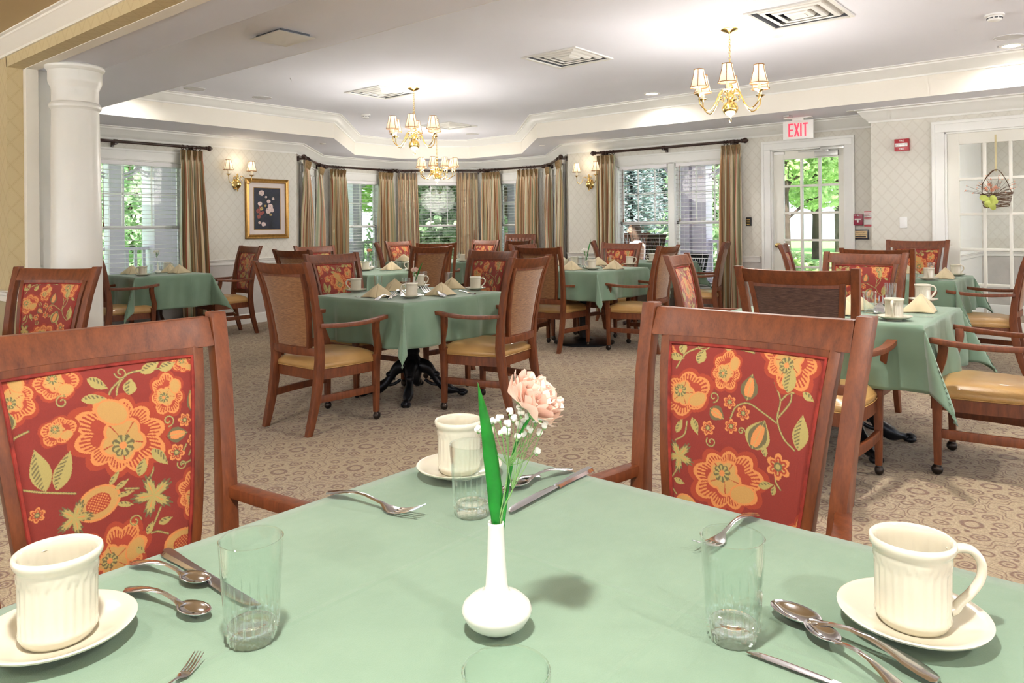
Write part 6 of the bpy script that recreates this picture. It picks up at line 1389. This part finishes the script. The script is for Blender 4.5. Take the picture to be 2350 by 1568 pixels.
def tree_obj(kind):
    rnd = random.Random({'broad': 1, 'hedge': 2, 'spruce': 3, 'bush': 4}[kind]); r = thing({'broad': 'broadleaf_tree', 'hedge': 'evergreen_tree', 'spruce': 'spruce_tree', 'bush': 'shrub'}[kind], None, 'tree' if kind != 'bush' else 'shrub')
    mb = MB(); mt = MB()
    if kind == 'broad':
        bl = [(rnd.uniform(-2.2, 2.2), rnd.uniform(-2.2, 2.2), rnd.uniform(1.9, 6.2), rnd.uniform(.7, 1.4), .6) for _ in range(18)]; leafcloud(mb, 9000, bl, .13, rnd); mt.tube([(0, 0, -.4), (.05, 0, 2), (0, .1, 5)], lambda t_: .15 - .08 * t_, 10)
        for b_ in bl[:10]: mt.tube([(0, .05, b_[2] - .8), (b_[0] * .6, b_[1] * .6, b_[2] - .2), (b_[0], b_[1], b_[2])], .045, 6)
    elif kind == 'hedge':
        bl = [(rnd.uniform(-.3, .3), rnd.uniform(-.3, .3), .2 + i * .42, 1.15 * (1 - i / 15) + .12, 1.0) for i in range(12)]; leafcloud(mb, 9000, bl, .085, rnd, 1.0); mt.tube([(0, 0, -.4), (0, 0, 4)], .1, 8)
    elif kind == 'spruce':
        for i in range(42):
            z = .1 + i * .125; R_ = 2.3 * (1 - i / 43)
            for k in range(13):
                a = k * 2 * PI / 13 + i * 1.3; 
                for q in range(16):
                    t_ = (q + 1) / 16; c = Vector((R_ * t_ * math.cos(a), R_ * t_ * math.sin(a), z - .55 * t_ * R_ / 2.3 + .14 * t_ * t_ + rnd.uniform(-.06, .06))); s_ = .16
                    d = Vector((math.cos(a + rnd.uniform(-1, 1)), math.sin(a + rnd.uniform(-1, 1)), rnd.uniform(-.3, .3))); w_ = d.cross(Vector((0, 0, 1))).normalized(); b = mb.add([c - d * s_, c - w_ * .05, c + d * s_, c + w_ * .05]); mb.face((b, b + 1, b + 2, b + 3))
        mt.tube([(0, 0, -.4), (0, 0, 5.3)], lambda t_: .09 - .08 * t_, 8)
    else:
        bl = [(rnd.uniform(-.5, .5), rnd.uniform(-.5, .5), rnd.uniform(.1, .7), rnd.uniform(.3, .5), .8) for _ in range(7)]; leafcloud(mb, 2600, bl, .07, rnd); mt.tube([(0, 0, -.4), (0, 0, .4)], .04, 6)
    mb.build('foliage', {'broad': 'leaf', 'hedge': 'leafd', 'spruce': 'spruce', 'bush': 'leaf'}[kind], r, smooth=0, recalc=False); mt.build('trunk', 'bark', r); return r
TB, TH, TS, TU = [Maker(lambda k=k: tree_obj(k)) for k in ('broad', 'hedge', 'spruce', 'bush')]
def tr(mk, px, F, label, gr, sc=1.0, rz=0.0, z=0.0): d = ray2(px) * F; mk((d.x, d.y, z), rz, label, gr, sc)
TG = 'garden trees beyond the windows'
tr(TH, 305, 14.4, 'dense evergreen seen between the porch posts of the corner window', TG, .9)
tr(TB, 790, 18, 'bright leafy tree beyond the window left of the central bay window', TG, .9)
tr(TH, 985, 15.4, 'dark evergreen filling the left of the central bay window', TG, 1.0, 1)
tr(TH, 1035, 16.2, 'dark evergreen filling the right of the central bay window', TG, 1.05, 2)
tr(TB, 930, 24, 'leafy tree behind the evergreens of the central bay window', TG, 1.2, 3)
tr(TB, 1160, 20, 'leafy tree beyond the window right of the central bay window', TG, 1.0, 4)
tr(TS, 1450, 17, 'blue spruce in the left half of the double window', TG, .72, 0, -.2)
tr(TS, 1525, 18.5, 'blue spruce near the middle post of the double window', TG, .7, 1, -.2)
tr(TB, 1480, 26, 'pale green tree high behind the spruces of the double window', TG, 1.35, 5)
tr(TH, 1640, 15.5, 'dark green tree at the right edge of the double window', TG, .95, 4)
tr(TB, 1806, 30, 'bright tree at the upper left of the glass exit door', TG, 1.2, 2.2)
tr(TB, 1872, 34, 'bright tree with a dark trunk in the middle of the glass exit door', TG, 1.3, 6)
tr(TB, 1925, 42, 'tree with a dark trunk at the right of the glass exit door', TG, 1.4, 1.5)
tr(TU, 1812, 13.6, 'green shrub at the lower left of the glass exit door', TG, 1.15, 0, -.35)
tr(TU, 1862, 16, 'low green shrub in the middle of the glass exit door', TG, .8, 2, -.35)
# red car corner beyond the door
d = ray2(1928) * 20
r = thing('parked_car', 'red parked car just showing at the lower right of the glass exit door', 'car', (d.x, d.y, -.34), math.radians(40 - 90)); mb = MB()
def sec(x, prof): return [(x, y, z) for y, z in prof]
body = [(0, .55, .62, .25), (.15, .75, .72, .22), (1.0, .85, .92, .2), (1.6, .86, .95, .2), (3.2, .86, .98, .2), (4.0, .84, .95, .22), (4.3, .7, .8, .3)]
mb.rings([[(x, -w, b_), (x, -w * 1.02, (b_ + h) / 2), (x, -w * .92, h), (x, w * .92, h), (x, w * 1.02, (b_ + h) / 2), (x, w, b_)] for x, w, h, b_ in body]); mb.build('body', mat('red_car_paint', g(200, 24, 36), .25, coat=.8, vary=.02)[0], r, smooth=50)
mb = MB(); mb.rings([[(x, -w, .93), (x, -w * .84, h), (x, w * .84, h), (x, w, .93)] for x, w, h in ((1.1, .78, .95), (1.8, .74, 1.36), (2.9, .74, 1.40), (3.8, .78, .97))]); mb.build('cabin', 'black', r, smooth=40)
for x in (.85, 3.4):
    for s in (-1, 1): mb = MB(); mb.rings([[(x + q * math.cos(k * PI / 12), s * y, .33 + q * math.sin(k * PI / 12)) for k in range(24)] for q, y in ((.33, .66), (.33, .86), (.2, .875), (.19, .86))]); mb.build('wheel', 'black', r, smooth=40)
# ------------------------------------------------------------------ world, lights, camera
sc = bpy.context.scene
w = bpy.data.worlds.new('World'); sc.world = w; w.use_nodes = True; wt = w.node_tree; bg = wt.nodes['Background']
tc = wt.nodes.new('ShaderNodeTexCoord'); sx = wt.nodes.new('ShaderNodeSeparateXYZ'); wt.links.new(tc.outputs['Generated'], sx.inputs[0]); cr = wt.nodes.new('ShaderNodeValToRGB'); wt.links.new(sx.outputs[2], cr.inputs[0])
cr.color_ramp.elements[0].position = 0.0; cr.color_ramp.elements[0].color = (.86, .93, 1, 1); cr.color_ramp.elements[1].position = .6; cr.color_ramp.elements[1].color = (.72, .84, 1, 1)
wt.links.new(cr.outputs[0], bg.inputs[0]); bg.inputs[1].default_value = WORLD
s = bpy.data.lights.new('sun', 'SUN'); s.energy = SUN; s.angle = .02; s.color = (1, .96, .88); so = bpy.data.objects.new('sun', s); COL.objects.link(so)
so.rotation_euler = Vector((.42, .34, -.95)).to_track_quat('-Z', 'Y').to_euler(); so.location = (20, 20, 20)
add_light('AREA', 'hall_fill_lamp', (10.4, -.4, 2.58), 22 * LK, (1, .96, .9), .6)  # unseen lamps added to light the room behind the glazed door
add_light('AREA', 'hall_fill_lamp', (9.3, .9, 2.58), 5 * LK, (1, .96, .9), .3)
for x_, y_ in ((10.4, -.4), (9.3, .9)):
    o = thing('hall_fill_light', 'added unseen fill light in the room beyond the glazed door', 'ceiling light', (x_, y_, 2.6), group='added hall fill lights'); MB().lathe([(.001, 0), (.14, 0), (.15, -.006), (.13, -.012), (.001, -.012)], 28).build('diffuser', 'lens', o)
cam = bpy.data.cameras.new('Camera'); cam.sensor_width = 36; cam.sensor_fit = 'HORIZONTAL'; cam.lens = 36 * FPX / 2350; cam.clip_start = .02; cam.clip_end = 300
cam.shift_x = 0; cam.shift_y = -(784 - CY0) / 2350
co = bpy.data.objects.new('Camera', cam); COL.objects.link(co); co.matrix_world = Matrix(((RT.x, UP.x, -FW.x, 0), (RT.y, UP.y, -FW.y, 0), (RT.z, UP.z, -FW.z, HC), (0, 0, 0, 1)))
sc.camera = co
sc.view_settings.view_transform = 'Standard'; sc.view_settings.look = 'None'; sc.view_settings.gamma = 1; sc.view_settings.exposure = EXPO; sc.view_settings.use_curve_mapping = False
c_ = sc.cycles; c_.use_denoising = True; c_.max_bounces = 7; c_.diffuse_bounces = 4; c_.use_adaptive_sampling = True; c_.adaptive_threshold = .15; c_.adaptive_min_samples = 12; c_.glossy_bounces = 3; c_.transmission_bounces = 4; c_.transparent_max_bounces = 12; c_.caustics_reflective = False; c_.caustics_refractive = False; c_.sample_clamp_indirect = 6; c_.blur_glossy = .5
c_.use_light_tree = True
